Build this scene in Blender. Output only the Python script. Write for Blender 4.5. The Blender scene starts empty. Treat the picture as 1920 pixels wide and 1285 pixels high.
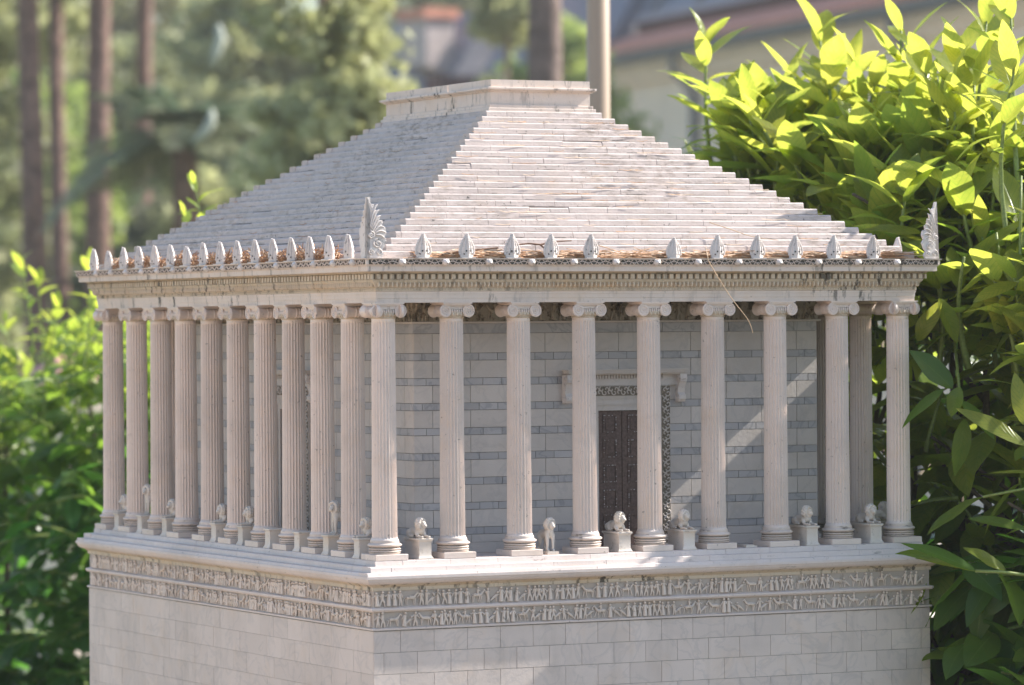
import bpy, bmesh, math, random
import numpy as np
from mathutils import Vector, Matrix, noise as mnoise

SC = bpy.context.scene
COL = SC.collection
U = 0.12                      # one column spacing of the scale model, in metres
RND = random.Random(7)
PI = math.pi

# ------------------------------------------------------------------ camera
CAM = np.array([-22.3172, -48.5479, 3.0664]) * U
YAW, PITCH, ROLL, FPX = 0.46284, -0.00374, -0.00722, 7554.1
_cy, _sy, _cp, _sp = math.cos(YAW), math.sin(YAW), math.cos(PITCH), math.sin(PITCH)
_F = np.array([_sy * _cp, _cy * _cp, _sp]); _R = np.array([_cy, -_sy, 0.0]); _Up = np.cross(_R, _F)
_cr, _sr = math.cos(ROLL), math.sin(ROLL)
_R2 = _cr * _R + _sr * _Up; _U2 = -_sr * _R + _cr * _Up
cam_data = bpy.data.cameras.new("camera")
cam = bpy.data.objects.new("camera", cam_data); COL.objects.link(cam)
M = Matrix.Identity(4)
for i in range(3):
    M[i][0] = _R2[i]; M[i][1] = _U2[i]; M[i][2] = -_F[i]; M[i][3] = CAM[i]
cam.matrix_world = M
cam_data.sensor_width = 36.0
cam_data.lens = FPX / 1920 * 36.0
cam_data.clip_start = 0.1; cam_data.clip_end = 2000
cam_data.dof.use_dof = True
cam_data.dof.focus_distance = 6.62
cam_data.dof.aperture_fstop = 5.4
SC.camera = cam

def at(u, v, d):
    """world point (m) seen at photo pixel u, v (1920x1285) at depth d metres"""
    x = (u - 960) / FPX * d; y = -(v - 642.5) / FPX * d
    return Vector(CAM + _R2 * x + _U2 * y + _F * d)

# ------------------------------------------------------------------ light
SUN = Vector((1.0, -0.105, 0.80)).normalized()
world = bpy.data.worlds.new("World"); SC.world = world; world.use_nodes = True
wn = world.node_tree.nodes; wl = world.node_tree.links
bg = wn["Background"]; sky = wn.new("ShaderNodeTexSky"); sky.sky_type = 'NISHITA'
sky.sun_disc = False; sky.sun_elevation = math.asin(SUN.z)
sky.sun_rotation = math.atan2(SUN.x, SUN.y)
sky.air_density = 1.15; sky.dust_density = 0.8
wl.new(sky.outputs[0], bg.inputs[0]); bg.inputs[1].default_value = 0.115
sd = bpy.data.lights.new("sun", 'SUN'); sd.energy = 4.6; sd.angle = math.radians(0.5); sd.color = (1.0, 0.95, 0.86)
so = bpy.data.objects.new("sun", sd); COL.objects.link(so); so.rotation_euler = SUN.to_track_quat('Z', 'Y').to_euler()
so.location = (3, -2, 5)
SC.view_settings.view_transform = 'Standard'; SC.view_settings.look = 'None'
SC.view_settings.exposure = 1.17; SC.view_settings.gamma = 1.0
try:
    SC.cycles.max_bounces = 8; SC.cycles.transparent_max_bounces = 4
    SC.cycles.sample_clamp_indirect = 6.0; SC.cycles.caustics_reflective = False; SC.cycles.caustics_refractive = False
except Exception: pass

# ------------------------------------------------------------------ materials
def new_mat(name):
    m = bpy.data.materials.new(name); m.use_nodes = True
    nt = m.node_tree; b = nt.nodes["Principled BSDF"]
    return m, nt, b

class NT:
    def __init__(s, nt): s.nt = nt
    def n(s, t, **k):
        x = s.nt.nodes.new(t)
        for a, v in k.items(): setattr(x, a, v)
        return x
    def l(s, a, b): s.nt.links.new(a, b)
    def coord(s, scale, kind="Object", loc=None):
        tc = s.n("ShaderNodeTexCoord"); mp = s.n("ShaderNodeMapping")
        mp.inputs["Scale"].default_value = scale
        s.l(tc.outputs[kind], mp.inputs[0]); return mp.outputs[0]
    def noise(s, vec, scale, detail=4, rough=0.6, w=None):
        x = s.n("ShaderNodeTexNoise"); x.inputs["Scale"].default_value = scale
        x.inputs["Detail"].default_value = detail; x.inputs["Roughness"].default_value = rough
        s.l(vec, x.inputs["Vector"]); return x.outputs["Fac"]
    def ramp(s, fac, stops):
        r = s.n("ShaderNodeValToRGB"); e = r.color_ramp.elements
        while len(e) < len(stops): e.new(0.5)
        for i, (p, c) in enumerate(stops):
            e[i].position = p; e[i].color = (c[0], c[1], c[2], 1) if isinstance(c, tuple) else (c, c, c, 1)
        s.l(fac, r.inputs[0]); return r.outputs[0]
    def mix(s, fac, a, b, mode='MIX'):
        m = s.n("ShaderNodeMix", data_type='RGBA', blend_type=mode)
        for sock, v in ((m.inputs[0], fac), (m.inputs[6], a), (m.inputs[7], b)):
            if hasattr(v, 'node'): s.l(v, sock)
            elif isinstance(v, tuple): sock.default_value = (v[0], v[1], v[2], 1)
            else: sock.default_value = v
        return m.outputs[2]
    def math(s, op, a, b=0.0, clamp=False):
        m = s.n("ShaderNodeMath", operation=op, use_clamp=clamp)
        for sock, v in ((m.inputs[0], a), (m.inputs[1], b)):
            if hasattr(v, 'node'): s.l(v, sock)
            else: sock.default_value = v
        return m.outputs[0]
    def attr(s, name):
        a = s.n("ShaderNodeAttribute"); a.attribute_name = name; return a
    def bump(s, h, strength, dist=0.002):
        b = s.n("ShaderNodeBump"); b.inputs["Strength"].default_value = strength
        b.inputs["Distance"].default_value = dist; s.l(h, b.inputs["Height"]); return b.outputs[0]

def marble(name, base, vein=0.12, stain=0.0, stain_scale=(1, 1, 1), stain_col=(0.05, 0.042, 0.035), stain_pos=0.62,
           stain_w=0.06, rough=0.55, yellow=0.25, tint=True, objrand=False, bump=0.35, speck=0.0, big=0.0):
    m, nt, b = new_mat(name); k = NT(nt)
    v = k.coord((1 / U, 1 / U, 1 / U))
    if objrand:
        oi = k.n("ShaderNodeObjectInfo"); ad = k.n("ShaderNodeVectorMath", operation='ADD')
        mul = k.n("ShaderNodeVectorMath", operation='SCALE'); mul.inputs[0].default_value = (37, 17, 29)
        k.l(oi.outputs["Random"], mul.inputs[3]); k.l(v, ad.inputs[0]); k.l(mul.outputs[0], ad.inputs[1]); v = ad.outputs[0]
    n1 = k.noise(v, 0.9, 6, 0.62)
    c = k.ramp(n1, [(0.3, tuple(x * 0.88 for x in base)), (0.5, base), (0.75, tuple(min(1, x * 1.06) for x in base))])
    if objrand:
        orr = k.math('ADD', k.math('MULTIPLY', oi.outputs["Random"], 0.12), 0.90); oc = k.n("ShaderNodeCombineColor")
        for i in range(3): k.l(orr, oc.inputs[i])
        c = k.mix(1.0, c, oc.outputs[0], 'MULTIPLY')
    # warm ageing patches
    n2 = k.noise(v, 2.3, 4, 0.6)
    f2 = k.ramp(n2, [(0.52, 0.0), (0.75, 1.0)])
    c = k.mix(k.math('MULTIPLY', f2, yellow), c, (base[0] * 0.95, base[1] * 0.80, base[2] * 0.60))
    # fine veins
    n3 = k.n("ShaderNodeTexNoise"); n3.inputs["Scale"].default_value = 1.7; n3.inputs["Detail"].default_value = 8
    n3.inputs["Distortion"].default_value = 1.3; k.l(v, n3.inputs["Vector"])
    d = k.math('ABSOLUTE', k.math('SUBTRACT', n3.outputs["Fac"], 0.5))
    f3 = k.ramp(d, [(0.0, 1.0), (0.035, 0.0)])
    c = k.mix(k.math('MULTIPLY', f3, vein), c, (0.22, 0.23, 0.26))
    if tint:
        t = k.attr("tint").outputs["Fac"]
        tt = k.math('ADD', k.math('MULTIPLY', t, 0.17), 0.86)
        cc = k.n("ShaderNodeCombineColor")
        for i in range(3): k.l(tt, cc.inputs[i])
        c = k.mix(1.0, c, cc.outputs[0], 'MULTIPLY')
    if stain > 0:
        vs = k.coord(tuple(x / U for x in stain_scale))
        if objrand:
            ad2 = k.n("ShaderNodeVectorMath", operation='ADD'); k.l(vs, ad2.inputs[0]); k.l(mul.outputs[0], ad2.inputs[1]); vs = ad2.outputs[0]
        s1 = k.noise(vs, 1.0, 7, 0.68)
        f = k.ramp(s1, [(stain_pos, 0.0), (stain_pos + stain_w, 1.0)])
        if big > 0:
            g = k.ramp(k.noise(v, 0.45, 3, 0.5), [(0.40, 1.0 - big), (0.62, 1.0)])
            f = k.math('MULTIPLY', f, g)
        c = k.mix(k.math('MULTIPLY', f, stain), c, stain_col)
    if speck > 0:
        s2 = k.noise(v, 16, 3, 0.7)
        f = k.ramp(s2, [(0.66, 0.0), (0.70, 1.0)])
        c = k.mix(k.math('MULTIPLY', f, speck), c, (0.05, 0.045, 0.04))
    k.l(c, b.inputs["Base Color"]); b.inputs["Roughness"].default_value = rough
    b.inputs["Specular IOR Level"].default_value = 0.35
    h = k.math('ADD', k.noise(v, 22, 4, 0.7), k.math('MULTIPLY', n2, 0.6))
    k.l(k.bump(h, bump, 0.0012), b.inputs["Normal"])
    return m

MB_ = (0.66, 0.625, 0.60)
M_WALL = marble("podium_marble", (0.68, 0.575, 0.52), vein=0.16, stain=0.38, stain_scale=(2.6, 2.6, 0.3), stain_pos=0.55, stain_w=0.3, stain_col=(0.3, 0.26, 0.22), yellow=0.25)
M_CELLA = marble("cella_marble", (0.66, 0.59, 0.545), vein=0.12, stain=0.15, stain_scale=(0.8, 0.8, 0.3), stain_pos=0.6, stain_w=0.25, yellow=0.2)
M_GREY = marble("grey_band_marble", (0.51, 0.485, 0.49), vein=0.4, yellow=0.1)
M_COLUMN = marble("column_marble", (0.77, 0.645, 0.575), vein=0.06, stain=0.35, stain_scale=(9, 9, 0.5), stain_pos=0.60, stain_w=0.18,
                  stain_col=(0.33, 0.27, 0.22), tint=False, objrand=True, rough=0.4, speck=0.5)
M_BASE = marble("column_base_marble", (0.71, 0.595, 0.53), vein=0.05, stain=0.8, stain_scale=(4, 4, 16), stain_pos=0.58, stain_w=0.1,
                stain_col=(0.11, 0.085, 0.06), tint=False, objrand=True)
M_ENTAB = marble("entablature_marble", (0.73, 0.61, 0.535), vein=0.05, stain=0.9, stain_scale=(7, 7, 1.6), stain_pos=0.55, stain_w=0.09,
                 big=0.8, yellow=0.35, speck=0.35)
M_ENTAB2 = marble("weathered_cornice_marble", (0.63, 0.52, 0.405), vein=0.05, stain=0.9, stain_scale=(8, 8, 3), stain_pos=0.53, stain_w=0.08,
                  big=0.8, yellow=0.6, speck=0.6)
M_ROOF = marble("roof_step_marble", (0.57, 0.48, 0.445), vein=0.04, stain=0.72, stain_scale=(5.0, 5.0, 20), stain_pos=0.47, stain_w=0.18,
                stain_col=(0.19, 0.14, 0.10), big=0.75, yellow=0.25, speck=0.8, bump=0.6)
M_STYLO = marble("step_marble", (0.71, 0.61, 0.57), vein=0.06, stain=0.6, stain_scale=(3, 3, 12), stain_pos=0.63, stain_w=0.08, yellow=0.2, speck=0.4)
M_RELIEF = marble("relief_marble", (0.68, 0.58, 0.51), vein=0.0, stain=0.75, stain_scale=(9, 9, 7), stain_pos=0.58, stain_w=0.08,
                  stain_col=(0.10, 0.08, 0.055), yellow=0.35, tint=False)
M_RELIEF_BACK = marble("relief_ground_marble", (0.47, 0.395, 0.345), vein=0.05, stain=0.7, stain_scale=(5, 5, 4), stain_pos=0.55, stain_w=0.15,
                       stain_col=(0.14, 0.11, 0.075), yellow=0.35, tint=False)
M_OLDRELIEF = marble("soot_aged_relief_marble", (0.40, 0.35, 0.28), vein=0.0, stain=0.9, stain_scale=(6, 6, 6), stain_pos=0.50, stain_w=0.1,
                     stain_col=(0.07, 0.05, 0.03), yellow=0.8, tint=False)
M_ORN = marble("carved_ornament_marble", (0.74, 0.665, 0.625), vein=0.0, stain=0.55, stain_scale=(10, 10, 10), stain_pos=0.60, stain_w=0.06,
               yellow=0.2, tint=False, objrand=True, speck=0.5)
M_LION = marble("lion_marble", (0.68, 0.60, 0.535), vein=0.0, stain=0.55, stain_scale=(9, 9, 9), stain_pos=0.58, stain_w=0.12,
                stain_col=(0.2, 0.15, 0.1), yellow=0.5, tint=False, objrand=True)

def plain(name, col, rough=0.7, var=0.3, scale=40, metal=0.0, bump=0.3):
    m, nt, b = new_mat(name); k = NT(nt)
    v = k.coord((1, 1, 1))
    n = k.noise(v, scale, 5, 0.65)
    c = k.ramp(n, [(0.3, tuple(x * (1 - var) for x in col)), (0.7, tuple(min(1, x * (1 + var)) for x in col))])
    k.l(c, b.inputs["Base Color"]); b.inputs["Roughness"].default_value = rough; b.inputs["Metallic"].default_value = metal
    k.l(k.bump(n, bump, 0.01 / max(scale / 40, 0.1)), b.inputs["Normal"])
    return m
M_JOINT = plain("joint_grime", (0.31, 0.28, 0.25), 0.9)
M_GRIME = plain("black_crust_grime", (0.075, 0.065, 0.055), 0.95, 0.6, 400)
M_DIRT_GAP = plain("brown_crust_and_gap_dark", (0.20, 0.165, 0.125), 0.9, 0.5, 300)
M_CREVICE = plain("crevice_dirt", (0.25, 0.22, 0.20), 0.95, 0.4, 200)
M_RISERLINE = plain("soft_riser_line", (0.33, 0.28, 0.265), 0.95, 0.3, 200)
M_HOLE = plain("painted_hole_shade", (0.02, 0.018, 0.015), 0.95)
M_BRONZE = plain("dark_bronze", (0.125, 0.08, 0.067), 0.6, 0.5, 250)
M_CHALK = plain("chalky_wear", (0.42, 0.38, 0.38), 0.8, 0.5, 300)
M_NEEDLE = plain("dry_pine_needle", (0.38, 0.19, 0.085), 0.6, 0.5, 120)
M_STRAW = plain("bleached_needle", (0.55, 0.38, 0.24), 0.55, 0.2, 50)
M_TWIG = plain("twig_bark", (0.20, 0.11, 0.07), 0.8, 0.4, 200)

def leaf_mat(name, old, young, told, tyoung, rough=0.3, trans=0.5, vein=True):
    m, nt, b = new_mat(name); k = NT(nt)
    t = k.attr("tint").outputs["Fac"]
    c = k.mix(t, old, young); tc = k.mix(t, told, tyoung)
    if vein:
        a = k.attr("luv"); sx = k.n("ShaderNodeSeparateXYZ"); k.l(a.outputs["Vector"], sx.inputs[0])
        ax = k.math('ABSOLUTE', sx.outputs[0])
        ph = k.math('SUBTRACT', k.math('MULTIPLY', sx.outputs[1], 9.0), k.math('MULTIPLY', ax, 2.2))
        fr = k.math('ABSOLUTE', k.math('SUBTRACT', k.math('FRACT', ph), 0.5))
        vn = k.ramp(fr, [(0.0, 1.0), (0.12, 0.0)])
        mid = k.ramp(ax, [(0.0, 1.0), (0.07, 0.0)])
        vv = k.math('MAXIMUM', k.math('MULTIPLY', vn, 0.35), mid)
        c = k.mix(k.math('MULTIPLY', vv, 0.5), c, (0.30, 0.42, 0.12))
        tc = k.mix(k.math('MULTIPLY', vn, 0.55), tc, told); tc = k.mix(k.ramp(k.noise(k.coord((1, 1, 1)), 25, 4, 0.7), [(0.35, 0.0), (0.75, 0.55)]), tc, told)
        k.l(k.bump(k.math('SUBTRACT', 1.0, vv), 0.5, 0.0012), b.inputs["Normal"])
        nz = k.noise(k.coord((1, 1, 1)), 60, 3, 0.6)
        c = k.mix(k.ramp(nz, [(0.4, 0.0), (0.8, 0.35)]), c, tuple(x * 0.5 for x in old))
    k.l(c, b.inputs["Base Color"]); b.inputs["Roughness"].default_value = rough
    b.inputs["Specular IOR Level"].default_value = 0.5
    tr = k.n("ShaderNodeBsdfTranslucent"); k.l(tc, tr.inputs[0])
    mx = k.n("ShaderNodeMixShader"); mx.inputs[0].default_value = trans
    k.l(b.outputs[0], mx.inputs[1]); k.l(tr.outputs[0], mx.inputs[2])
    k.l(mx.outputs[0], nt.nodes["Material Output"].inputs[0])
    return m
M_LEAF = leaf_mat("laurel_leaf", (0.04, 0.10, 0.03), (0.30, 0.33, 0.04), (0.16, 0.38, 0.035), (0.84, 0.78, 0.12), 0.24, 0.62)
M_LEAF2 = leaf_mat("garden_shrub_leaf", (0.04, 0.10, 0.03), (0.25, 0.33, 0.05), (0.13, 0.34, 0.04), (0.70, 0.78, 0.10), 0.3, 0.55, vein=False)
M_PINE = leaf_mat("pine_needle_spray", (0.085, 0.09, 0.055), (0.26, 0.26, 0.14), (0.14, 0.16, 0.07), (0.46, 0.46, 0.2), 0.6, 0.35, vein=False)
M_OLIVE = leaf_mat("grey_green_foliage", (0.21, 0.215, 0.125), (0.48, 0.48, 0.26), (0.26, 0.3, 0.12), (0.68, 0.68, 0.33), 0.6, 0.4, vein=False)
M_TEAL = leaf_mat("blue_green_frond", (0.17, 0.18, 0.10), (0.29, 0.29, 0.16), (0.10, 0.17, 0.12), (0.22, 0.32, 0.2), 0.5, 0.3, vein=False)
M_LIME = leaf_mat("lime_foliage", (0.18, 0.24, 0.07), (0.38, 0.46, 0.12), (0.3, 0.4, 0.1), (0.62, 0.7, 0.18), 0.5, 0.45, vein=False)
M_STEM = plain("green_stem", (0.20, 0.25, 0.06), 0.5, 0.3, 200)
M_WOODSTEM = plain("shrub_stem_bark", (0.10, 0.075, 0.05), 0.8, 0.4, 150)
M_BARK = plain("pine_bark", (0.21, 0.125, 0.10), 0.9, 0.55, 14, bump=1.0)
M_BARKGREY = plain("grey_bark", (0.20, 0.14, 0.12), 0.9, 0.4, 14, bump=1.0)  # greyer brown bark of the trunk behind the roof platform

# ------------------------------------------------------------------ mesh building
class MB:
    """collects geometry in model units (scaled by U on build unless metres=True)"""
    def __init__(s): s.v = []; s.f = []; s.t = []; s.m = []; s.mi = 0; s.tint = 0.5
    def add(s, vs, fs, tint=None):
        o = len(s.v); s.v.extend([tuple(p) for p in vs])
        t = s.tint if tint is None else tint
        for f in fs: s.f.append(tuple(i + o for i in f)); s.t.append(t); s.m.append(s.mi)
    def box(s, x0, x1, y0, y1, z0, z1, tint=None):
        s.add([(x0, y0, z0), (x1, y0, z0), (x1, y1, z0), (x0, y1, z0), (x0, y0, z1), (x1, y0, z1), (x1, y1, z1), (x0, y1, z1)],
              [(3, 2, 1, 0), (4, 5, 6, 7), (0, 1, 5, 4), (1, 2, 6, 5), (2, 3, 7, 6), (3, 0, 4, 7)], tint)
    def xbox(s, M3, dims, tint=None):
        hx, hy, hz = dims
        vs = [M3 @ Vector((a * hx, b * hy, c * hz)) for c in (-1, 1) for a, b in ((-1, -1), (1, -1), (1, 1), (-1, 1))]
        s.add(vs, [(3, 2, 1, 0), (4, 5, 6, 7), (0, 1, 5, 4), (1, 2, 6, 5), (2, 3, 7, 6), (3, 0, 4, 7)], tint)
    def tube(s, pts, rad, n=6, cap=True, flat=1.0, flatdir=None, tint=None):
        pts = [Vector(p) for p in pts]; k = len(pts)
        if not hasattr(rad, '__len__'): rad = [rad] * k
        vs = []; prev = None
        for i, p in enumerate(pts):
            d = (pts[min(i + 1, k - 1)] - pts[max(i - 1, 0)])
            if d.length < 1e-9: d = Vector((0, 0, 1))
            d.normalize()
            if prev is None:
                a = Vector((0, 0, 1)) if abs(d.z) < 0.9 else Vector((1, 0, 0))
                a = (a - d * a.dot(d)).normalized()
            else:
                a = (prev - d * prev.dot(d)).normalized()
            prev = a; b = d.cross(a)
            for j in range(n):
                an = 2 * PI * j / n; vs.append(p + (a * math.cos(an) + b * math.sin(an)) * rad[i])
        if flatdir is not None:
            pass
        fs = [(i * n + j, i * n + (j + 1) % n, (i + 1) * n + (j + 1) % n, (i + 1) * n + j) for i in range(k - 1) for j in range(n)]
        if cap: fs += [tuple(range(n - 1, -1, -1)), tuple((k - 1) * n + j for j in range(n))]
        s.add(vs, fs, tint)
    def ball(s, c, r, n=8, m=5, tint=None, M3=None):
        if not hasattr(r, '__len__'): r = (r, r, r)
        vs = [Vector((0, 0, -1))]
        for i in range(1, m):
            th = -PI / 2 + PI * i / m
            for j in range(n):
                an = 2 * PI * j / n; vs.append(Vector((math.cos(th) * math.cos(an), math.cos(th) * math.sin(an), math.sin(th))))
        vs.append(Vector((0, 0, 1)))
        out = []
        for p in vs:
            q = Vector((p.x * r[0], p.y * r[1], p.z * r[2]))
            if M3 is not None: q = M3 @ q
            out.append(q + Vector(c))
        L = len(vs) - 1
        fs = [(0, 1 + (j + 1) % n, 1 + j) for j in range(n)]
        for i in range(m - 2):
            for j in range(n):
                a = 1 + i * n + j; b = 1 + i * n + (j + 1) % n; fs.append((a, b, b + n, a + n))
        b0 = 1 + (m - 2) * n
        fs += [(b0 + j, b0 + (j + 1) % n, L) for j in range(n)]
        s.add(out, fs, tint)
    def lathe(s, prof, n=32, c=(0, 0), tint=None, cap=True):
        vs = [(c[0] + r * math.cos(2 * PI * j / n), c[1] + r * math.sin(2 * PI * j / n), z) for r, z in prof for j in range(n)]
        k = len(prof)
        fs = [(i * n + j, i * n + (j + 1) % n, (i + 1) * n + (j + 1) % n, (i + 1) * n + j) for i in range(k - 1) for j in range(n)]
        if cap: fs += [tuple(range(n - 1, -1, -1)), tuple((k - 1) * n + j for j in range(n))]
        s.add(vs, fs, tint)
    def build(s, name, mats, parent=None, metres=False, smooth=False, origin=None, loc=None):
        me = bpy.data.meshes.new(name)
        v = np.array(s.v, dtype=float).reshape(-1, 3)
        if not metres: v = v * U
        if origin is not None: v = v - np.array(origin)
        me.from_pydata(v.tolist(), [], s.f)
        if not isinstance(mats, (list, tuple)): mats = [mats]
        for m in mats: me.materials.append(m)
        me.polygons.foreach_set("material_index", s.m)
        at_ = me.attributes.new("tint", 'FLOAT', 'FACE'); at_.data.foreach_set("value", s.t)
        if smooth: me.polygons.foreach_set("use_smooth", [True] * len(me.polygons))
        me.update()
        return link(name, me, parent, loc)

def link(name, me, parent=None, loc=None):
    o = bpy.data.objects.new(name, me); COL.objects.link(o)
    if parent is not None:
        o.parent = parent
        base = world_loc(parent)
        o.location = (Vector(loc) if loc is not None else Vector((0, 0, 0))) - base
    elif loc is not None: o.location = loc
    return o
def world_loc(o):
    v = Vector(o.location)
    while o.parent is not None:
        o = o.parent; v = v + Vector(o.location)
    return v
def thing(name, label, cat, loc=(0, 0, 0), group=None):
    o = bpy.data.objects.new(name, None); COL.objects.link(o); o.location = loc
    o.empty_display_size = 0.1
    return tag(o, label, cat, group)
def tag(o, label=None, cat=None, group=None, kind=None):
    if label: o["label"] = label
    if cat: o["category"] = cat
    if group: o["group"] = group
    if kind: o["kind"] = kind
    return o
def smooth_by_angle(me, ang=35):
    me.polygons.foreach_set("use_smooth", [True] * len(me.polygons))
    bm = bmesh.new(); bm.from_mesh(me)
    for e in bm.edges:
        if len(e.link_faces) == 2 and e.calc_face_angle(0) > math.radians(ang): e.smooth = False
    bm.to_mesh(me); bm.free()

# ------------------------------------------------------------------ the setting
GZ = -1.22
def ground():
    m, nt, b = new_mat("ground_bounce_tones"); k = NT(nt)
    v = k.coord((1, 1, 1))
    n = k.noise(v, 3, 6, 0.6); n2 = k.noise(v, 0.25, 3, 0.5)
    c = k.ramp(n, [(0.3, (0.74, 0.52, 0.37)), (0.7, (0.86, 0.63, 0.46))])  # unseen ground: warm bright tone set to bounce light onto the left face
    sx = k.n("ShaderNodeSeparateXYZ"); k.l(v, sx.inputs[0])
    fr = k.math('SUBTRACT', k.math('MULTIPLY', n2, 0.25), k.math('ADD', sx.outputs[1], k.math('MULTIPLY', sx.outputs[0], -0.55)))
    c = k.mix(k.ramp(fr, [(0.30, 0.0), (0.34, 1.0)]), c, k.ramp(n, [(0.3, (0.09, 0.08, 0.065)), (0.7, (0.15, 0.135, 0.11))]))  # unseen front ground kept dark to weaken the bounce on the front face
    edge = k.math('ADD', k.math('SUBTRACT', sx.outputs[1], k.math('MULTIPLY', sx.outputs[0], 0.1)), k.math('MULTIPLY', n2, 0.3))
    back = k.ramp(k.math('MULTIPLY', edge, 0.5), [(0.98, 0.0), (0.995, 1.0)])
    c = k.mix(back, c, k.ramp(n, [(0.3, (0.035, 0.05, 0.018)), (0.7, (0.09, 0.115, 0.045))]))
    pv = k.math('MULTIPLY', k.math('GREATER_THAN', sx.outputs[0], 9.0), k.math('GREATER_THAN', sx.outputs[1], 12.0))  # bright unseen patch added to bounce light onto the far building
    c = k.mix(pv, c, k.ramp(n, [(0.3, (0.60, 0.53, 0.44)), (0.7, (0.70, 0.62, 0.52))]))
    k.l(c, b.inputs["Base Color"]); b.inputs["Roughness"].default_value = 0.9
    k.l(k.bump(n, 0.6, 0.02), b.inputs["Normal"])
    g = MB(); N = 24; S = 900
    xs = [(-S + 2 * S * i / N) for i in range(N + 1)]
    vs = [(x, y, GZ) for y in xs for x in xs]
    fs = [(j * (N + 1) + i, j * (N + 1) + i + 1, (j + 1) * (N + 1) + i + 1, (j + 1) * (N + 1) + i) for j in range(N) for i in range(N)]
    g.add(vs, fs)
    o = g.build("ground", m, metres=True); tag(o, kind="structure")
ground()
def bed():
    m = plain("damp_soil", (0.030, 0.024, 0.017), 0.95, 0.5, 30)
    mb = MB(); x0, x1, y0, y1 = 1.08, 6.5, -0.8, 9.5; N = 20; vs = []
    for j in range(N + 1):
        for i in range(N + 1):
            x = x0 + (x1 - x0) * i / N; y = y0 + (y1 - y0) * j / N; e = min(i, N - i, j, N - j) > 0
            vs.append((x, y, GZ + (0.03 + .015 * math.sin(x * 17 + y * 9) if e else 0.004)))
    mb.add(vs, [(j * (N + 1) + i, j * (N + 1) + i + 1, (j + 1) * (N + 1) + i + 1, (j + 1) * (N + 1) + i) for j in range(N) for i in range(N)])
    tag(mb.build("planting_bed", m, metres=True, smooth=True), kind="structure")
bed()

# ================================================================== TEMPLE MODEL
L0 = Vector((4 * U, 5 * U, GZ))
temple = thing("mausoleum_model", "white marble scale model of a colonnaded tomb with a stepped pyramid roof", "model building", L0)

# side mapping: s=0 front(-Y) 1 left(-X) 2 back(+Y) 3 right(+X). u runs along the side, a = offset outwards
LX, LY = 8.0, 10.0
def sp(s, u, a, z):
    if s == 0: return Vector((u, -a, z))
    if s == 1: return Vector((-a, u, z))
    if s == 2: return Vector((u, LY + a, z))
    return Vector((LX + a, u, z))
def slen(s): return LX if s in (0, 2) else LY
def sbox(mb, s, u0, u1, a0, a1, z0, z1, tint=None, lean=0.0, ch=0.0):
    """box on a side from a0 (inner) to a1 (outer), chamfered outer top edge"""
    if ch <= 0:
        prof = [(a0, z0), (a1, z0), (a1 - lean, z1), (a0, z1)]
    else:
        prof = [(a0, z0), (a1, z0), (a1 - lean, z1 - ch), (a1 - lean - ch, z1), (a0, z1)]
    n = len(prof)
    vs = [sp(s, u0, a, z) for a, z in prof] + [sp(s, u1, a, z) for a, z in prof]
    flip = s in (0, 3)
    fs = []
    for i in range(n):
        j = (i + 1) % n; f = (i, j, j + n, i + n); fs.append(f[::-1] if flip else f)
    e0 = tuple(range(n)); e1 = tuple(range(2 * n - 1, n - 1, -1))
    fs += [e0 if not flip else e0, e1]
    mb.add(vs, fs, tint)
def ring(mb, prof, tint=None, dx=0.0):
    """rectangular ring with outer profile [(a, z)...] listed so that consecutive points form the surface"""
    n = len(prof); vs = []
    for a, z in prof:
        vs += [(-a + dx, -a, z), (LX + a + dx, -a, z), (LX + a + dx, LY + a, z), (-a + dx, LY + a, z)]
    fs = []
    for i in range(n - 1):
        for j in range(4):
            q = (j + 1) % 4
            fs.append((i * 4 + j, i * 4 + q, (i + 1) * 4 + q, (i + 1) * 4 + j))
    mb.add(vs, fs, tint)
def courses(mb, s, a_core, a_out, u_lo, u_hi, z0, z1, L, off, gap=0.008, jit=0.002, tlo=0.2, thi=0.8, lean=0, ch=0, rr=RND, a_in=None):
    u = u_lo - off
    while u < u_hi - 1e-6:
        ua, ub = max(u, u_lo), min(u + L, u_hi)
        if ub - ua > 0.03:
            d = rr.uniform(-jit, jit)
            sbox(mb, s, ua + gap / 2, ub - gap / 2, a_core if a_in is None else a_in, a_out + d, z0 + gap / 2, z1 - gap / 2, rr.uniform(tlo, thi), lean, ch)
        u += L

# ---- podium
pm = MB(); pm.mi = 1
pm.box(-0.302, 8.302, -0.302, 10.302, GZ / U, -0.30)
pm.mi = 0
zt = -0.925; row = 0
while zt > -5.0:
    zb = zt - 0.285
    off = 0.10 if row % 2 == 0 else 0.345
    for s in range(4):
        lo, hi = (-0.313, slen(s) + 0.313) if s in (0, 2) else (-0.3015, slen(s) + 0.3015)
        courses(pm, s, 0.30, 0.313, lo, hi, zb, zt, 0.49, off, gap=0.003 if s == 1 else 0.0058, jit=0.0015)
    zt = zb; row += 1
for s in range(4):
    lo, hi = (-0.313, slen(s) + 0.313) if s in (0, 2) else (-0.3015, slen(s) + 0.3015)
    sbox(pm, s, lo, hi, 0.30, 0.313, GZ / U + 0.01, zt - 0.004)
pm.build("podium", [M_WALL, M_JOINT], temple)

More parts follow.
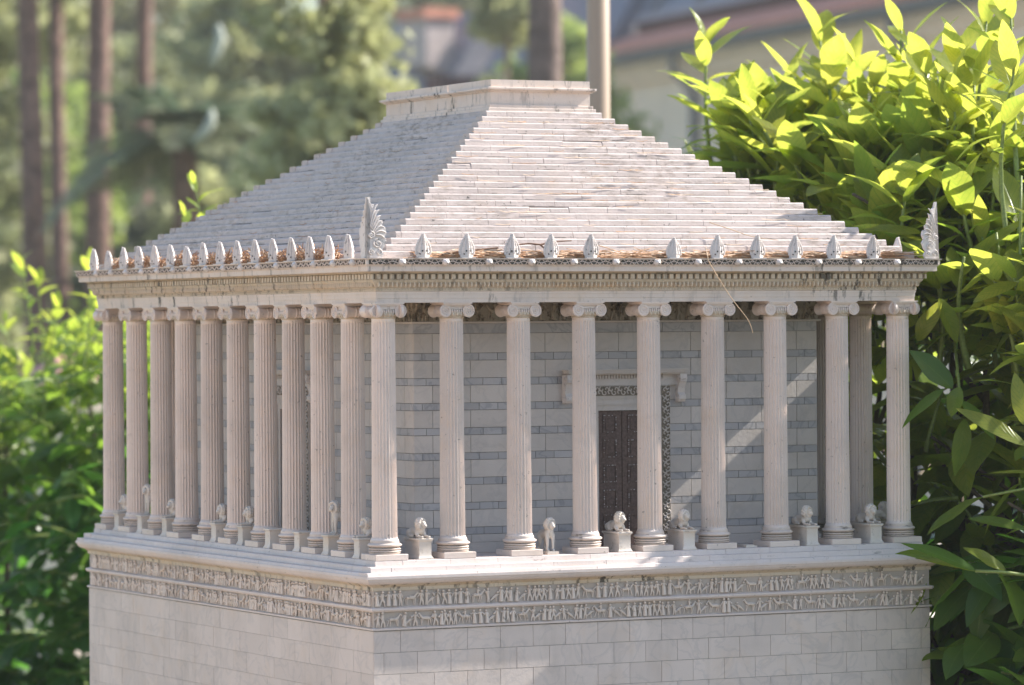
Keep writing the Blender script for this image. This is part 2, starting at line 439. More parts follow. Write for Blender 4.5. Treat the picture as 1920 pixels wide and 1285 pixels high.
# ---- podium cornice, ledges
m = MB(); ring(m, [(0.30, -0.90), (0.333, -0.912), (0.336, -0.888), (0.300, -0.880)]); m.build("frieze_lip", M_STYLO, temple)
m = MB(); ring(m, [(0.30, -0.672), (0.335, -0.668), (0.352, -0.645), (0.352, -0.622), (0.30, -0.605)]); m.build("frieze_ledge", M_STYLO, temple)
m = MB(); m.mi = 1; ring(m, [(0.30, -0.392), (0.325, -0.390), (0.325, -0.345), (0.345, -0.335), (0.365, -0.318), (0.385, -0.308), (0.40, -0.304)])
m.mi = 0; ring(m, [(0.40, -0.304), (0.425, -0.290), (0.447, -0.262), (0.455, -0.235), (0.470, -0.232), (0.470, -0.194), (0.2, -0.1935)])
m.build("podium_cornice", [M_STYLO, M_ENTAB2], temple)
for (a, z0, z1, L, off) in ((0.455, -0.194, -0.148, 0.9, 0.2), (0.372, -0.148, -0.074, 0.8, 0.5), (0.25, -0.074, 0.0, 0.7, 0.3)):
    m = MB()
    for s in range(4):
        lo, hi = (-a, slen(s) + a) if s in (0, 2) else (0.2, slen(s) - 0.2)
        if s in (1, 3): lo, hi = -a + 0.3, slen(s) + a - 0.3
        courses(m, s, 0, a, lo, hi, z0 - 0.003, z1, L, off, gap=0.004, jit=0.002, a_in=a - 0.3, ch=0.011, lean=0.012, tlo=0.3, thi=0.7)
    m.build("stylobate_step", M_STYLO, temple)
m = MB(); m.box(0.0, 8.0, 0.0, 10.0, -0.25, -0.004); m.build("colonnade_floor", M_STYLO, temple)

# ---- relief friezes (figures in marble)
def figure(mb, s, u, a, z0, H, rr, kind='stand'):
    def P(du, dz, out=0.012): return sp(s, u + du * H, a + out * 1.2, z0 + dz * H)
    r = 0.055 * H
    if kind == 'stand':
        lean = rr.uniform(-0.10, 0.10); st = rr.uniform(0.05, 0.20); robe = rr.random() < 0.4
        hip = (lean * 0.3, 0.48); sh = (lean, 0.80)
        if robe:
            mb.tube([P(lean * .1, 0.02), P(*hip), P(*sh)], [0.17 * H, 0.13 * H, 0.11 * H], 6)
        else:
            mb.tube([P(-st, 0.0), P(-st * .55, 0.24, .014), P(*hip)], [0.05 * H, 0.065 * H, 0.09 * H], 5)
            mb.tube([P(st, 0.0), P(st * .75, 0.25, .018), P(*hip)], [0.05 * H, 0.065 * H, 0.09 * H], 5)
            mb.tube([P(*hip), P(*sh)], [0.095 * H, 0.13 * H], 6)
        mb.ball(P(sh[0] + rr.uniform(-.03, .03), 0.93, .02), 0.092 * H, 7, 5)
        for sg in (-1, 1):
            if rr.random() < 0.8:
                e = rr.uniform(-0.2, 0.15); q = rr.uniform(0.1, 0.28)
                mb.tube([P(sh[0] + sg * .08, 0.78), P(sh[0] + sg * (.08 + q * .6), 0.66 + e * .3, .02), P(sh[0] + sg * (.08 + q), 0.62 + e)], [0.052 * H, 0.045 * H, 0.035 * H], 4)
        if rr.random() < 0.2: mb.ball(P(rr.choice((-.2, .2)), 0.6, .015), (0.10 * H, 0.10 * H, 0.10 * H), 6, 4)
    elif kind == 'horse':
        d = rr.choice((-1, 1))
        mb.tube([P(-.32 * d, .48), P(-.1 * d, .50, .02), P(.22 * d, .50)], [0.10 * H, 0.105 * H, 0.10 * H], 5)
        mb.tube([P(.22 * d, .52), P(.40 * d, .72), P(.46 * d, .82)], [0.09 * H, 0.06 * H, 0.05 * H], 5)
        mb.tube([P(.44 * d, .84), P(.60 * d, .70)], [0.05 * H, 0.03 * H], 4)
        for q in (-.36, -.24, .16, .30):
            e = rr.uniform(-.12, .16) * 1.0
            mb.tube([P(q * d, .44), P((q + e * .5) * d, .24), P((q + e) * d, .02 + abs(e) * .4)], [0.05 * H, 0.032 * H, 0.022 * H], 4)
        mb.tube([P(-.36 * d, .55), P(-.50 * d, .40), P(-.52 * d, .2)], [0.03 * H, 0.03 * H, 0.01 * H], 4)
        if rr.random() < 0.75:
            mb.tube([P(-.02 * d, .56, .02), P(0, .86, .02)], [0.06 * H, 0.075 * H], 5); mb.ball(P(0.01, .97, .02), 0.065 * H, 6, 4)
            mb.tube([P(0, .6, .03), P(.1 * d, .36, .03)], [0.05 * H, 0.03 * H], 4)
            mb.tube([P(0, .82, .02), P(.2 * d, .72, .02)], [0.035 * H, 0.02 * H], 4)
    else:  # fallen or crouching figure
        d = rr.choice((-1, 1))
        mb.tube([P(-.3 * d, .1), P(-.1 * d, .28), P(.15 * d, .45)], [0.04 * H, 0.07 * H, 0.09 * H], 5)
        mb.ball(P(.2 * d, .62, .02), 0.075 * H, 6, 4)
        mb.tube([P(-.08 * d, .26), P(.1 * d, .3), P(.12 * d, .02)], [0.05 * H, 0.045 * H, 0.03 * H], 4)
        mb.tube([P(.15 * d, .44), P(.38 * d, .5)], [0.04 * H, 0.025 * H], 4)

def frieze(name, a, z0, z1, lo, hi, sides, seed, step, matback, matfig, dens=1.0, d=(0.0, 0.0)):
    for s in sides:
        rr = random.Random(seed * 10 + s); mb = MB(); mb.mi = 0
        sbox(mb, s, lo(s), hi(s), a - 0.05, a, z0, z1)
        mb.mi = 1; u = lo(s) + 0.05; H = (z1 - z0) * 0.96
        st = step * (0.78 if s == 1 else 1.0)
        while u < hi(s) - 0.06:
            q = rr.random()
            if q < 0.70: figure(mb, s, u, a, z0 + 0.01, H * rr.uniform(.88, 1.0), rr); u += st * rr.uniform(0.75, 1.2)
            elif q < 0.86 and u < hi(s) - 0.3: u += H * .35; figure(mb, s, u, a, z0 + 0.01, H, rr, 'horse'); u += H * .75
            else: figure(mb, s, u, a, z0 + 0.01, H, rr, 'low'); u += st * 1.2
        mb.build(name, [matback, matfig], temple, smooth=False)
po = lambda s: (-0.305 if s in (0, 2) else -0.254)
ph_ = lambda s: slen(s) + (0.305 if s in (0, 2) else 0.254)
frieze("upper_podium_frieze", 0.305, -0.606, -0.391, po, ph_, (0, 1), 3, 0.084, M_RELIEF_BACK, M_RELIEF)
frieze("lower_podium_frieze", 0.305, -0.881, -0.671, po, ph_, (0, 1), 5, 0.080, M_RELIEF_BACK, M_RELIEF)

# ---- cella
CI = -0.83     # cella outer face (a)
cm = MB(); cm.mi = 2
cm.box(0.96, 7.04, 0.96, 9.04, 0.0, 3.44)
for s_ in range(4):
    lo_, hi_ = (0.842, slen(s_) - 0.842) if s_ in (0, 2) else (0.9595, slen(s_) - 0.9595)
    if s_ in (0, 1):
        c_ = 4.03 if s_ == 0 else 5.0
        sbox(cm, s_, lo_, c_ - 0.386, -0.96, -0.842, 0.0, 3.44); sbox(cm, s_, c_ + 0.386, hi_, -0.96, -0.842, 0.0, 3.44)
        sbox(cm, s_, c_ - 0.386, c_ + 0.386, -0.96, -0.842, 1.906, 3.44)
    else: sbox(cm, s_, lo_, hi_, -0.96, -0.842, 0.0, 3.44)
DOORS = {0: (4.03, 0.90), 1: (5.0, 0.90)}     # centre, half width cut out of the masonry
def cella_run(s, z0, z1, L, off, mi, tl, th):
    lo, hi = (0.83, slen(s) - 0.83) if s in (0, 2) else (0.8415, slen(s) - 0.8415)
    segs = [(lo, hi)]
    if s in DOORS and z0 < 2.16:
        c, hw = DOORS[s]; hw = 0.75; segs = [(lo, c - hw), (c + hw, hi)]
    cm.mi = mi
    for n, (a, b) in enumerate(segs):
        o = off if n == 0 else (off + (a - lo)) % L
        courses(cm, s, CI - 0.015, CI, a, b, z0, z1, L, o, gap=0.0085, jit=0.001, tlo=tl, thi=th)
tops = []
for s in range(4):
    cella_run(s, 2.99, 3.125, 1.06, 0.4, 1, 0.3, 0.7)
    cella_run(s, 2.722, 2.99, 0.572, 0.29, 0, 0.1, 0.45)
    z = 2.722; i = 0
    while z > 0.20:
        cella_run(s, z - 0.098, z, 0.286, 0.10 if i % 2 else 0.16, 1, 0.0, 1.0)
        zb = max(z - 0.339, 0.14)
        cella_run(s, zb, z - 0.098, 0.572, 0.29, 0, 0.2, 0.9)
        z -= 0.339; i += 1
cm.mi = 0
for (a, z0, z1) in ((CI + 0.03, 0.0, 0.10), (CI + 0.014, 0.10, 0.14)):
    for s in range(4):
        for (u0, u1) in (((-a if s in (0, 2) else 0.85), DOORS.get(s, (slen(s) / 2, 0))[0] - (0.72 if s in DOORS else 0)),
                         (DOORS.get(s, (slen(s) / 2, 0))[0] + (0.72 if s in DOORS else 0), slen(s) + (a if s in (0, 2) else -0.85))):
            sbox(cm, s, u0, u1, CI - 0.015, a, z0, z1, 0.4)
cella = cm.build("cella", [M_CELLA, M_GREY, M_JOINT], temple)
clo = lambda s: 0.81 if s in (0, 2) else 0.86
chi = lambda s: slen(s) - (0.81 if s in (0, 2) else 0.86)
frieze("cella_frieze", CI + 0.012, 3.150, 3.43, clo, chi, (0, 1), 9, 0.15, M_OLDRELIEF, M_OLDRELIEF)
m = MB(); ring(m, [(CI - 0.01, 3.124), (CI + 0.035, 3.126), (CI + 0.042, 3.150), (CI - 0.01, 3.156)]); m.build("cella_moulding", M_CELLA, temple)

# ---- doors
def door_set(s):
    c = DOORS[s][0]; aw = CI
    B = lambda mb, u0, u1, a0, a1, z0, z1, t=None: sbox(mb, s, c + u0, c + u1, aw + a0, aw + a1, z0, z1, t)
    # frame
    f = MB(); f.tint = 0.55
    zt = 1.905; w = 0.385
    for i, (o0, o1, d) in enumerate(((0.0, 0.075, 0.012), (0.075, 0.165, 0.028), (0.165, 0.20, 0.045), (0.20, 0.34, 0.055))):
        B(f, -w - o1, -w - o0, -0.06, d, 0.0, zt + o1)
        B(f, w + o0, w + o1, -0.06, d, 0.0, zt + o1)
        B(f, -w - o0, w + o0, -0.06, d, zt + o0, zt + o1)
    # carved scroll band on the outer frame
    f.mi = 1
    B(f, -w - 0.335, -w - 0.205, 0.05, 0.057, 0.05, zt + 0.335); B(f, w + 0.205, w + 0.335, 0.05, 0.057, 0.05, zt + 0.335)
    B(f, -w - 0.20, w + 0.20, 0.05, 0.057, zt + 0.205, zt + 0.335)
    f.mi = 0
    def motif(uu, zz, ang):
        pts = []
        for q in range(9):
            t = q / 8 * 1.5 * PI; r = 0.040 * (1 - q / 11)
            pts.append(sp(s, c + uu + r * math.cos(t + ang), aw + 0.060, zz + r * math.sin(t + ang)))
        f.tube(pts, 0.009, 4)
    zz = 0.08; k = 0
    while zz < zt + 0.31:
        for sg in (-1, 1): motif(sg * (w + 0.255), zz, k * PI); motif(sg * (w + 0.30), zz + 0.03, k * PI + 1.5)
        zz += 0.075; k += 1
    uu = -w - 0.15; k = 0
    while uu < w + 0.17:
        motif(uu, zt + 0.25, k * PI); motif(uu + 0.03, zt + 0.295, k * PI + 2); uu += 0.075; k += 1
    zz = 0.03
    while zz < zt + 0.15:
        for sg in (-1, 1): sbox(f, s, c + sg * (w + 0.17) - 0.008 if sg > 0 else c - w - 0.192, c + w + 0.192 if sg > 0 else c - w - 0.162, aw + 0.04, aw + 0.056, zz, zz + 0.018)
        zz += 0.034
    fo = f.build("door_frame", [M_CELLA, M_DIRT_GAP], temple)
    # cornice + consoles
    g = MB(); g.tint = 0.6
    B(g, -0.83, 0.83, -0.03, 0.05, zt + 0.345, zt + 0.50)
    B(g, -0.90, 0.90, -0.03, 0.15, zt + 0.50, zt + 0.52); B(g, -0.93, 0.93, -0.03, 0.185, zt + 0.52, zt + 0.555)
    B(g, -0.95, 0.95, -0.03, 0.205, zt + 0.555, zt + 0.572)
    u = -0.62
    while u < 0.62:
        B(g, u, u + 0.022, 0.05, 0.075, zt + 0.44, zt + 0.498); u += 0.045
    g.build("door_cornice", [M_CELLA], temple)
    for sg in (-1, 1):
        q = MB(); q.tint = 0.5; u0 = sg * 0.885 - 0.055; u1 = u0 + 0.11
        prof = [(0.0, 0.13), (0.03, 0.16), (0.075, 0.14), (0.085, 0.10), (0.05, 0.04), (0.045, -0.06), (0.07, -0.14), (0.11, -0.17), (0.115, -0.235), (0.06, -0.27)]
        P = [(0.0, zt + 0.13)] + [(0.16 - 0.0 if 0 else 0.16, zt + 0.499), (0.17, zt + 0.43), (0.13, zt + 0.37), (0.10, zt + 0.30), (0.085, zt + 0.24), (0.12, zt + 0.20), (0.125, zt + 0.15), (0.09, zt + 0.11)]
        P = [(-0.01, zt + 0.11), (-0.01, zt + 0.499)] + P[1:]
        n = len(P)
        vs = [sp(s, c + u0, aw + a, z) for a, z in P] + [sp(s, c + u1, aw + a, z) for a, z in P]
        fs = [(i, (i + 1) % n, (i + 1) % n + n, i + n) for i in range(n)] + [tuple(range(n - 1, -1, -1)), tuple(range(n, 2 * n))]
        q.add(vs, fs)
        for (a_, z_, r_) in ((0.13, zt + 0.44, 0.045), (0.095, zt + 0.155, 0.038)):
            for uu in (u0 - 0.006, u1 + 0.006):
                pts = [sp(s, c + uu, aw + a_ - 0.03 + r_ * (1 - t / 13) * math.cos(t * .7), z_ + r_ * (1 - t / 13) * math.sin(t * .7)) for t in range(11)]
                q.tube(pts, 0.010, 4)
        for t in range(4): q.ball(sp(s, c + u0 + 0.02 + 0.022 * t, aw + 0.155, zt + 0.40), 0.016, 5, 4)
        q.build("console", [M_ORN], temple)
    # door with two leaves, panels with chalky studs
    d = MB(); B(d, -w, w, -0.10, -0.045, 0.0, zt, 0.5); do = d.build("door", M_BRONZE, temple)
    rr = random.Random(s + 50)
    for sg in (-1, 1):
        d = MB(); d.mi = 0
        u0, u1 = (-w + 0.004, -0.006) if sg < 0 else (0.006, w - 0.004)
        B(d, u0, u1, -0.05, -0.028, 0.02, zt - 0.01)
        mid = (u0 + u1) / 2
        for i in range(5):
            zc = zt - 0.185 - i * 0.345; hw, hz = 0.105, 0.125
            for (x0, x1, y0, y1) in ((-hw, hw, hz - .02, hz), (-hw, hw, -hz, -hz + .02), (-hw, -hw + .02, -hz + .02, hz - .02), (hw - .02, hw, -hz + .02, hz - .02)):
                d.mi = 0; B(d, mid + x0, mid + x1, -0.03, -0.014, zc + y0, zc + y1)
            d.mi = 0; B(d, mid - .06, mid + .06, -0.03, -0.018, zc - .08, zc + .08)
            d.mi = 1
            for q in range(26):   # chalky worn flecks along the panel frame
                side = rr.randrange(4); t = rr.uniform(-1, 1) * (1 if rr.random() < .5 else .95)
                if rr.random() < 0.35: continue
                uu, zz = (t * hw, hz - .01) if side == 0 else (t * hw, -hz + .01) if side == 1 else (-hw + .01, t * hz) if side == 2 else (hw - .01, t * hz)
                d.ball(sp(s, c + mid + uu, aw - 0.013, zc + zz), (rr.uniform(.006, .016), .004 if s == 0 else .006, rr.uniform(.005, .010)), 5, 3)
        d.build("door_leaf", [M_BRONZE, M_CHALK], do)
door_set(0); door_set(1)

# ---- columns
def shaft_mesh():
    NF, K = 24, 6
    rows = []
    Z0, Z1 = 0.262, 3.20
    zs = [0.262, 0.268, 0.278, 0.292, 0.305, 0.33] + [0.33 + (3.08 - 0.33) * i / 8 for i in range(1, 9)] + [3.12, 3.14, 3.152, 3.165, 3.20]
    vs = []
    for z in zs:
        t = max(0, min(1, (z - 0.3) / 2.85)); R = 0.171 - 0.014 * t - 0.001 * math.sin(t * PI)
        if z < 0.30: R += 0.018 * ((0.305 - z) / 0.043) ** 2
        depth = 1.0
        if z < 0.33: depth = max(0, min(1, (z - 0.278) / 0.02)) ** .5 if z > 0.278 else 0
        if z > 3.12: depth = max(0, min(1, (3.155 - z) / 0.02)) ** .5 if z < 3.155 else 0
        for j in range(NF * K):
            an = 2 * PI * j / (NF * K); q = (j % K) / K
            fl = 0.0 if q < 1e-6 else math.sin(PI * (q - 0.1) / 0.9) if q > 0.1 else 0
            r = R - 0.021 * depth * max(0, fl) ** .6
            vs.append((r * math.cos(an), r * math.sin(an), z))
    n = NF * K; k = len(zs); mb = MB()
    fs = [(i * n + j, i * n + (j + 1) % n, (i + 1) * n + (j + 1) % n, (i + 1) * n + j) for i in range(k - 1) for j in range(n)]
    mb.add(vs, fs)
    return mb
def base_mesh():
    mb = MB()
    def torus(rb, z0, z1, bul, n=6): return [(rb + bul * math.sin(PI * i / n), z0 + (z1 - z0) * i / n) for i in range(n + 1)]
    prof = [(0.15, 0.08)] + [(0.205, 0.082), (0.213, 0.09)] + [(0.213, 0.098), (0.2, 0.102)] + torus(0.205, 0.104, 0.128, 0.014) + [(0.196, 0.132)] + torus(0.205, 0.136, 0.158, 0.014) + [(0.196, 0.162), (0.196, 0.166)] \
        + torus(0.195, 0.168, 0.225, 0.036, 8) + [(0.194, 0.230), (0.196, 0.240), (0.190, 0.262)]
    mb.lathe(prof, 48)
    mb.mi = 1
    for z0, z1, r in ((0.099, 0.1055, 0.2075), (0.1295, 0.136, 0.2055), (0.1595, 0.1685, 0.2045)): mb.lathe([(r, z0), (r, z1)], 48, cap=False)
    return mb
def plinth_mesh():
    mb = MB(); h = 0.235
    c = 0.006; vs = []
    for (a, z) in ((h, 0.0), (h, 0.072), (h - c, 0.078), (0.1, 0.0785)):
        vs += [(-a, -a, z), (a, -a, z), (a, a, z), (-a, a, z)]
    fs = [(i * 4 + j, i * 4 + (j + 1) % 4, (i + 1) * 4 + (j + 1) % 4, (i + 1) * 4 + j) for i in range(3) for j in range(4)] + [(12, 13, 14, 15)]
    mb.add(vs, fs); return mb
def capital_mesh(corner=False):
    mb = MB()
    # echinus with eggs
    mb.mi = 1
    mb.lathe([(0.15, 3.19), (0.166, 3.195), (0.172, 3.203), (0.165, 3.212), (0.168, 3.22), (0.186, 3.245), (0.188, 3.275), (0.165, 3.29), (0.165, 3.33)], 32)
    for j in range(20):
        an = 2 * PI * j / 20; mb.ball((0.186 * math.cos(an), 0.186 * math.sin(an), 3.248), (0.017, 0.017, 0.03), 6, 4)
    mb.mi = 0
    def side_pair(rot, sx=1.0, discs=False):
        R = Matrix.Rotation(rot, 3, 'Z')
        D = 0.185 * sx      # half depth of volute faces
        zc = 3.292; rv = 0.094; uc = 0.172
        # volute discs front/back with bolster between
        if discs:
            for sg in (-1, 1):
                for ys in (-1, 1):
                    n = 20; vs = [R @ Vector((sg * uc + rv * .93 * math.cos(2 * PI * j / n), y, zc + rv * .93 * math.sin(2 * PI * j / n))) for y in (ys * D, ys * (D - .03)) for j in range(n)]
                    mb.add(vs, [(j, (j + 1) % n, (j + 1) % n + n, j + n) for j in range(n)] + [tuple(range(n)), tuple(range(2 * n - 1, n - 1, -1))])
        for sg in (() if discs else (-1, 1)):
            prof = []
            for i in range(13):
                y = -D + 2 * D * i / 12; t = abs(y) / D
                r = rv * (0.66 + 0.30 * t ** 2.2)
                if i in (0, 12): r = rv * .93
                prof.append((y, r))
            n = 20; vs = []
            for y, r in prof:
                for j in range(n):
                    an = 2 * PI * j / n; vs.append(R @ Vector((sg * uc + r * math.cos(an), y, zc + r * math.sin(an))))
            fs = [(i * n + j, i * n + (j + 1) % n, (i + 1) * n + (j + 1) % n, (i + 1) * n + j) for i in range(12) for j in range(n)]
            fs += [tuple(range(n)), tuple(12 * n + j for j in range(n - 1, -1, -1))]
            mb.add(vs, fs)
        for sg in (-1, 1):
            for ys in (-1, 1):
                pts = []
                for q in range(26):
                    t = q / 25; an = PI / 2 - sg * t * 2.25 * 2 * PI; r = rv * (0.90 - 0.75 * t)
                    pts.append(R @ Vector((sg * uc + r * math.cos(an) * 1.0, ys * (D + 0.002), zc + r * math.sin(an))))
                mb.tube(pts, [0.0115 * (1 - .45 * q / 25) for q in range(26)], 5)
                mb.ball(R @ Vector((sg * uc, ys * (D + 0.002), zc)), 0.015, 6, 4)
            # bolster bands
            for y in (() if discs else (-0.045, 0.0, 0.045)):
                pts = [R @ Vector((sg * uc + (rv * .74) * math.cos(2 * PI * j / 14), y, zc + rv * .74 * math.sin(2 * PI * j / 14))) for j in range(15)]
                mb.tube(pts, 0.008, 4, cap=False)
        # canalis
        for (x0, x1, y, z0, z1) in ((-uc, uc, D - 0.024, 3.322, 3.362), (-uc, uc, D - 0.006, 3.356, 3.370), (-uc + .07, uc - .07, D - 0.014, 3.318, 3.326)):
            for ys in (-1, 1):
                ya, yb = sorted((0.02 * ys, ys * y)); c = Vector(((x0 + x1) / 2, (ya + yb) / 2, (z0 + z1) / 2))
                Mx = Matrix.Translation(R @ c) @ R.to_4x4(); mb.xbox(Mx, ((x1 - x0) / 2, (yb - ya) / 2, (z1 - z0) / 2))
        for ys in (-1, 1):
            for q in range(-2, 3):
                mb.ball(R @ Vector((q * 0.034, ys * (D - .008), 3.288)), (0.0135, 0.014, 0.030), 6, 4)
    side_pair(0.0)
    if corner: side_pair(PI / 2, 0.99, True)
    # abacus
    for (h, z0, z1) in ((0.198, 3.368, 3.388), (0.212, 3.388, 3.404)):
        mb.box(-h, h, -h, h, z0, z1)
    return mb
def mk(mb, name, mat, ang=None):
    o = mb.build(name, mat)
    me = o.data; bpy.data.objects.remove(o)
    if ang: smooth_by_angle(me, ang)
    return me
ME_SHAFT = mk(shaft_mesh(), "column_shaft", M_COLUMN, 28)
ME_BASE = mk(base_mesh(), "column_base", [M_BASE, M_DIRT_GAP], 50)
ME_PLINTH = mk(plinth_mesh(), "column_plinth", M_COLUMN)
ME_CAP = mk(capital_mesh(), "column_capital", [M_COLUMN, M_ENTAB2], 40)
ME_CAPC = mk(capital_mesh(True), "corner_capital", [M_COLUMN, M_ENTAB2], 40)
def column(x, y, rot, corner):
    o = link("column", ME_SHAFT, temple, Vector((x, y, 0)) * U)
    o.rotation_euler = (RND.gauss(0, .0012), RND.gauss(0, .0012), RND.uniform(0, 0.1))
    for nm, me, r in (("base", ME_BASE, RND.uniform(0, 6)), ("plinth", ME_PLINTH, 0), ("capital", ME_CAPC if corner else ME_CAP, rot)):
        c = bpy.data.objects.new(nm, me); COL.objects.link(c); c.parent = o; c.rotation_euler.z = r - o.rotation_euler.z
for i in range(9):
    for y in (0, 10): column(i, y, 0, i in (0, 8))
for j in range(1, 10):
    for x in (0, 8): column(x, j, PI / 2, False)

# ---- entablature
m = MB(); ring(m, [(-0.16, 3.405), (0.176, 3.405), (0.176, 3.462), (0.183, 3.464), (0.183, 3.518), (0.190, 3.520), (0.190, 3.548), (0.20, 3.556), (-0.16, 3.557), (-0.16, 3.405)])
m.build("architrave", M_ENTAB, temple)
m = MB(); m.mi = 0
ring(m, [(0.10, 3.557), (0.197, 3.5575), (0.197, 3.605), (0.206, 3.612), (0.232, 3.655), (0.262, 3.690), (0.262, 3.700), (0.10, 3.7005)])
for s in range(4):
    L = slen(s)
    k = int((L + 0.36) / 0.064); p = (L + 0.40) / k
    for i in range(k):
        u = -0.19 + p * (i + 0.5) - 0.01
        m.ball(sp(s, u, 0.236, 3.645), (0.022 if s in (0, 2) else 0.028, 0.028 if s in (0, 2) else 0.022, 0.042), 6, 4, 0.7)
        m.ball(sp(s, u + p / 2, 0.247, 3.655), (0.006 if s in (0, 2) else 0.016, 0.016 if s in (0, 2) else 0.006, 0.035), 4, 3, 0.3)
    k = int((L + 0.36) / 0.042)
    for i in range(k):
        m.ball(sp(s, -0.18 + 0.042 * i, 0.197, 3.582), (0.012, 0.012, 0.016), 5, 3, 0.3)
m.build("egg_and_dart_course", M_ENTAB2, temple)
m = MB()
ring(m, [(0.10, 3.701), (0.268, 3.7012), (0.268, 3.788), (0.290, 3.792), (0.315, 3.805), (0.325, 3.812), (0.10, 3.8122)])
for s in range(4):
    m.mi = 1; sbox(m, s, -0.266, slen(s) + 0.266, 0.20, 0.2700, 3.712, 3.786); m.mi = 0  # brown strip behind the dentils darkens their gaps
    L = slen(s); lo = -0.302; n = int((L + 0.604) / 0.099); p = (L + 0.604) / n
    for i in range(n + 1):
        u = lo + p * i - 0.028
        if s in (1, 3) and (u < -0.26 or u > L + 0.2): continue
        w = 0.058
        sbox(m, s, max(u, lo), min(u + w, L + 0.302), 0.262, 0.302 + RND.uniform(-.002, .002), 3.716, 3.782, RND.uniform(.3, .8))
m.build("dentil_course", [M_ENTAB2, M_DIRT_GAP], temple)
# corona + sima
m = MB(); ring(m, [(0.10, 3.813), (0.400, 3.8135), (0.408, 3.820), (0.408, 3.884), (0.424, 3.890), (0.424, 3.898), (0.10, 3.8985)])
m.build("cornice", M_ENTAB, temple)
m = MB(); m.mi = 0
ring(m, [(0.05, 3.899), (0.426, 3.8992), (0.438, 3.909), (0.438, 3.972), (0.458, 3.976), (0.462, 3.990), (0.05, 3.992)], 0.6)
SPOUT_F = [0.33 + 0.645 * i for i in range(0)]
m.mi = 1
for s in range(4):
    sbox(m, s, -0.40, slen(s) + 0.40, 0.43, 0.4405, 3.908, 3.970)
m.mi = 0
def sima_motif(u, s, fl):
    for (du, dz, r, a0, sw) in ((-0.020, -0.008, 0.019, 0.6, 4.2), (0.020, -0.008, 0.019, PI - 0.6, -4.2), (0.0, 0.016, 0.013, -0.4, 4.0)):
        pts = [sp(s, u + du + r * math.cos(a0 + sw * q / 7), 0.443, 3.938 + fl * (dz + r * math.sin(a0 + sw * q / 7))) for q in range(8)]
        m.tube(pts, 0.0055, 4)
for s in range(4):
    L = slen(s); n = int((L + 0.74) / 0.088)
    for i in range(n): sima_motif(-0.37 + 0.088 * (i + .5), s, 1 if i % 2 else -1)
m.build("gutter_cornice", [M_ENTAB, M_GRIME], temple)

# lion head spouts, antefixes
def spout_mesh():
    mb = MB()
    mb.ball((0, -0.030, 0), (0.050, 0.045, 0.043), 10, 7); mb.ball((0, -0.066, -0.010), (0.022, 0.022, 0.017), 8, 5)
    for sg in (-1, 1): mb.ball((sg * 0.034, -0.03, 0.030), 0.014, 6, 4)
    for j in range(9):
        an = PI * 2 * j / 9; mb.ball((0.043 * math.cos(an), -0.022, 0.038 * math.sin(an)), 0.015, 5, 4)
    mb.mi = 1; mb.ball((0, -0.082, -0.018), (0.012, 0.008, 0.006), 6, 4)
    return mb
ME_SPOUT = mk(spout_mesh(), "lion_head_spout", [M_ORN, M_HOLE], 60)
def antefix_mesh(seed, worn=False):
    rr = random.Random(seed); mb = MB()
    H = 0.315 if not worn else 0.27; W = 0.112
    zs = [0.0, 0.03, 0.06, 0.09, 0.12, 0.15, 0.18, 0.21, 0.24, 0.27, 0.30, 0.315]
    ws = [0.088, 0.092, 0.10, 0.104, 0.101, 0.094, 0.083, 0.068, 0.050, 0.031, 0.014, 0.003]
    vs = []; n = len(zs)
    for i, (z, w) in enumerate(zip(zs, ws)):
        z = z * H / 0.315; lob = 1.0 + (0.10 if i % 2 else -0.07); w = w * lob
        k = 1 - 0.75 * (z / H) ** 2
        cz = -0.072 * k - 0.01
        vs += [(-w, -0.005, z), (-w * .45, cz * .62, z), (0, cz, z), (w * .45, cz * .62, z), (w, -0.005, z), (w * .8, 0.035 * k, z), (-w * .8, 0.035 * k, z)]
    fs = [(i * 7 + j, i * 7 + (j + 1) % 7, (i + 1) * 7 + (j + 1) % 7, (i + 1) * 7 + j) for i in range(n - 1) for j in range(7)] + [tuple((n - 1) * 7 + j for j in range(7))]
    mb.add(vs, fs)
    for i in range(2, n - 1):        # leaf tips
        w = ws[i]; z = zs[i] * H / .315; k = 1 - 0.75 * (z / H) ** 2
        for q in (-1, -0.45, 0, 0.45, 1):
            mb.ball((q * w * 1.02, -0.012 - 0.068 * k * (1 - abs(q)) + rr.uniform(-.002, .002), z + 0.008 * (1 - abs(q))), (0.017, 0.015, 0.021), 5, 4)
    if not worn:
        mb.mi = 1  # dark beads stand in for the shade inside drilled holes
        for (x, z) in ((-0.058, 0.052), (0.058, 0.052), (-0.030, 0.092), (0.030, 0.092)):
            q = abs(x) / 0.112; mb.ball((x, -0.022 - 0.062 * (1 - q) , z), (0.011, 0.006, 0.012), 7, 4)
    mb.mi = 0; mb.box(-0.10, 0.10, -0.085, 0.045, -0.01, 0.006)
    return mb
ME_ANT = [mk(antefix_mesh(1), "antefix", [M_ORN, M_HOLE], 40), mk(antefix_mesh(2), "antefix", [M_ORN, M_HOLE], 40),
          mk(antefix_mesh(3, True), "antefix", [M_ORN, M_HOLE], 40)]
def place_on_side(name, me, s, u, a, z, extra=0.0):
    o = link(name, me, temple, sp(s, u, a, z) * U)
    o.rotation_euler.z = {0: 0, 1: -PI / 2, 2: PI, 3: PI / 2}[s] + extra
    return o
for i in range(13): place_on_side("spout", ME_SPOUT, 0, 0.078 + 0.637 * i, 0.425, 3.938)
for j in range(16): place_on_side("spout", ME_SPOUT, 1, -0.034 + 0.637 * j + (0.0 if j else 0.0), 0.425, 3.938)
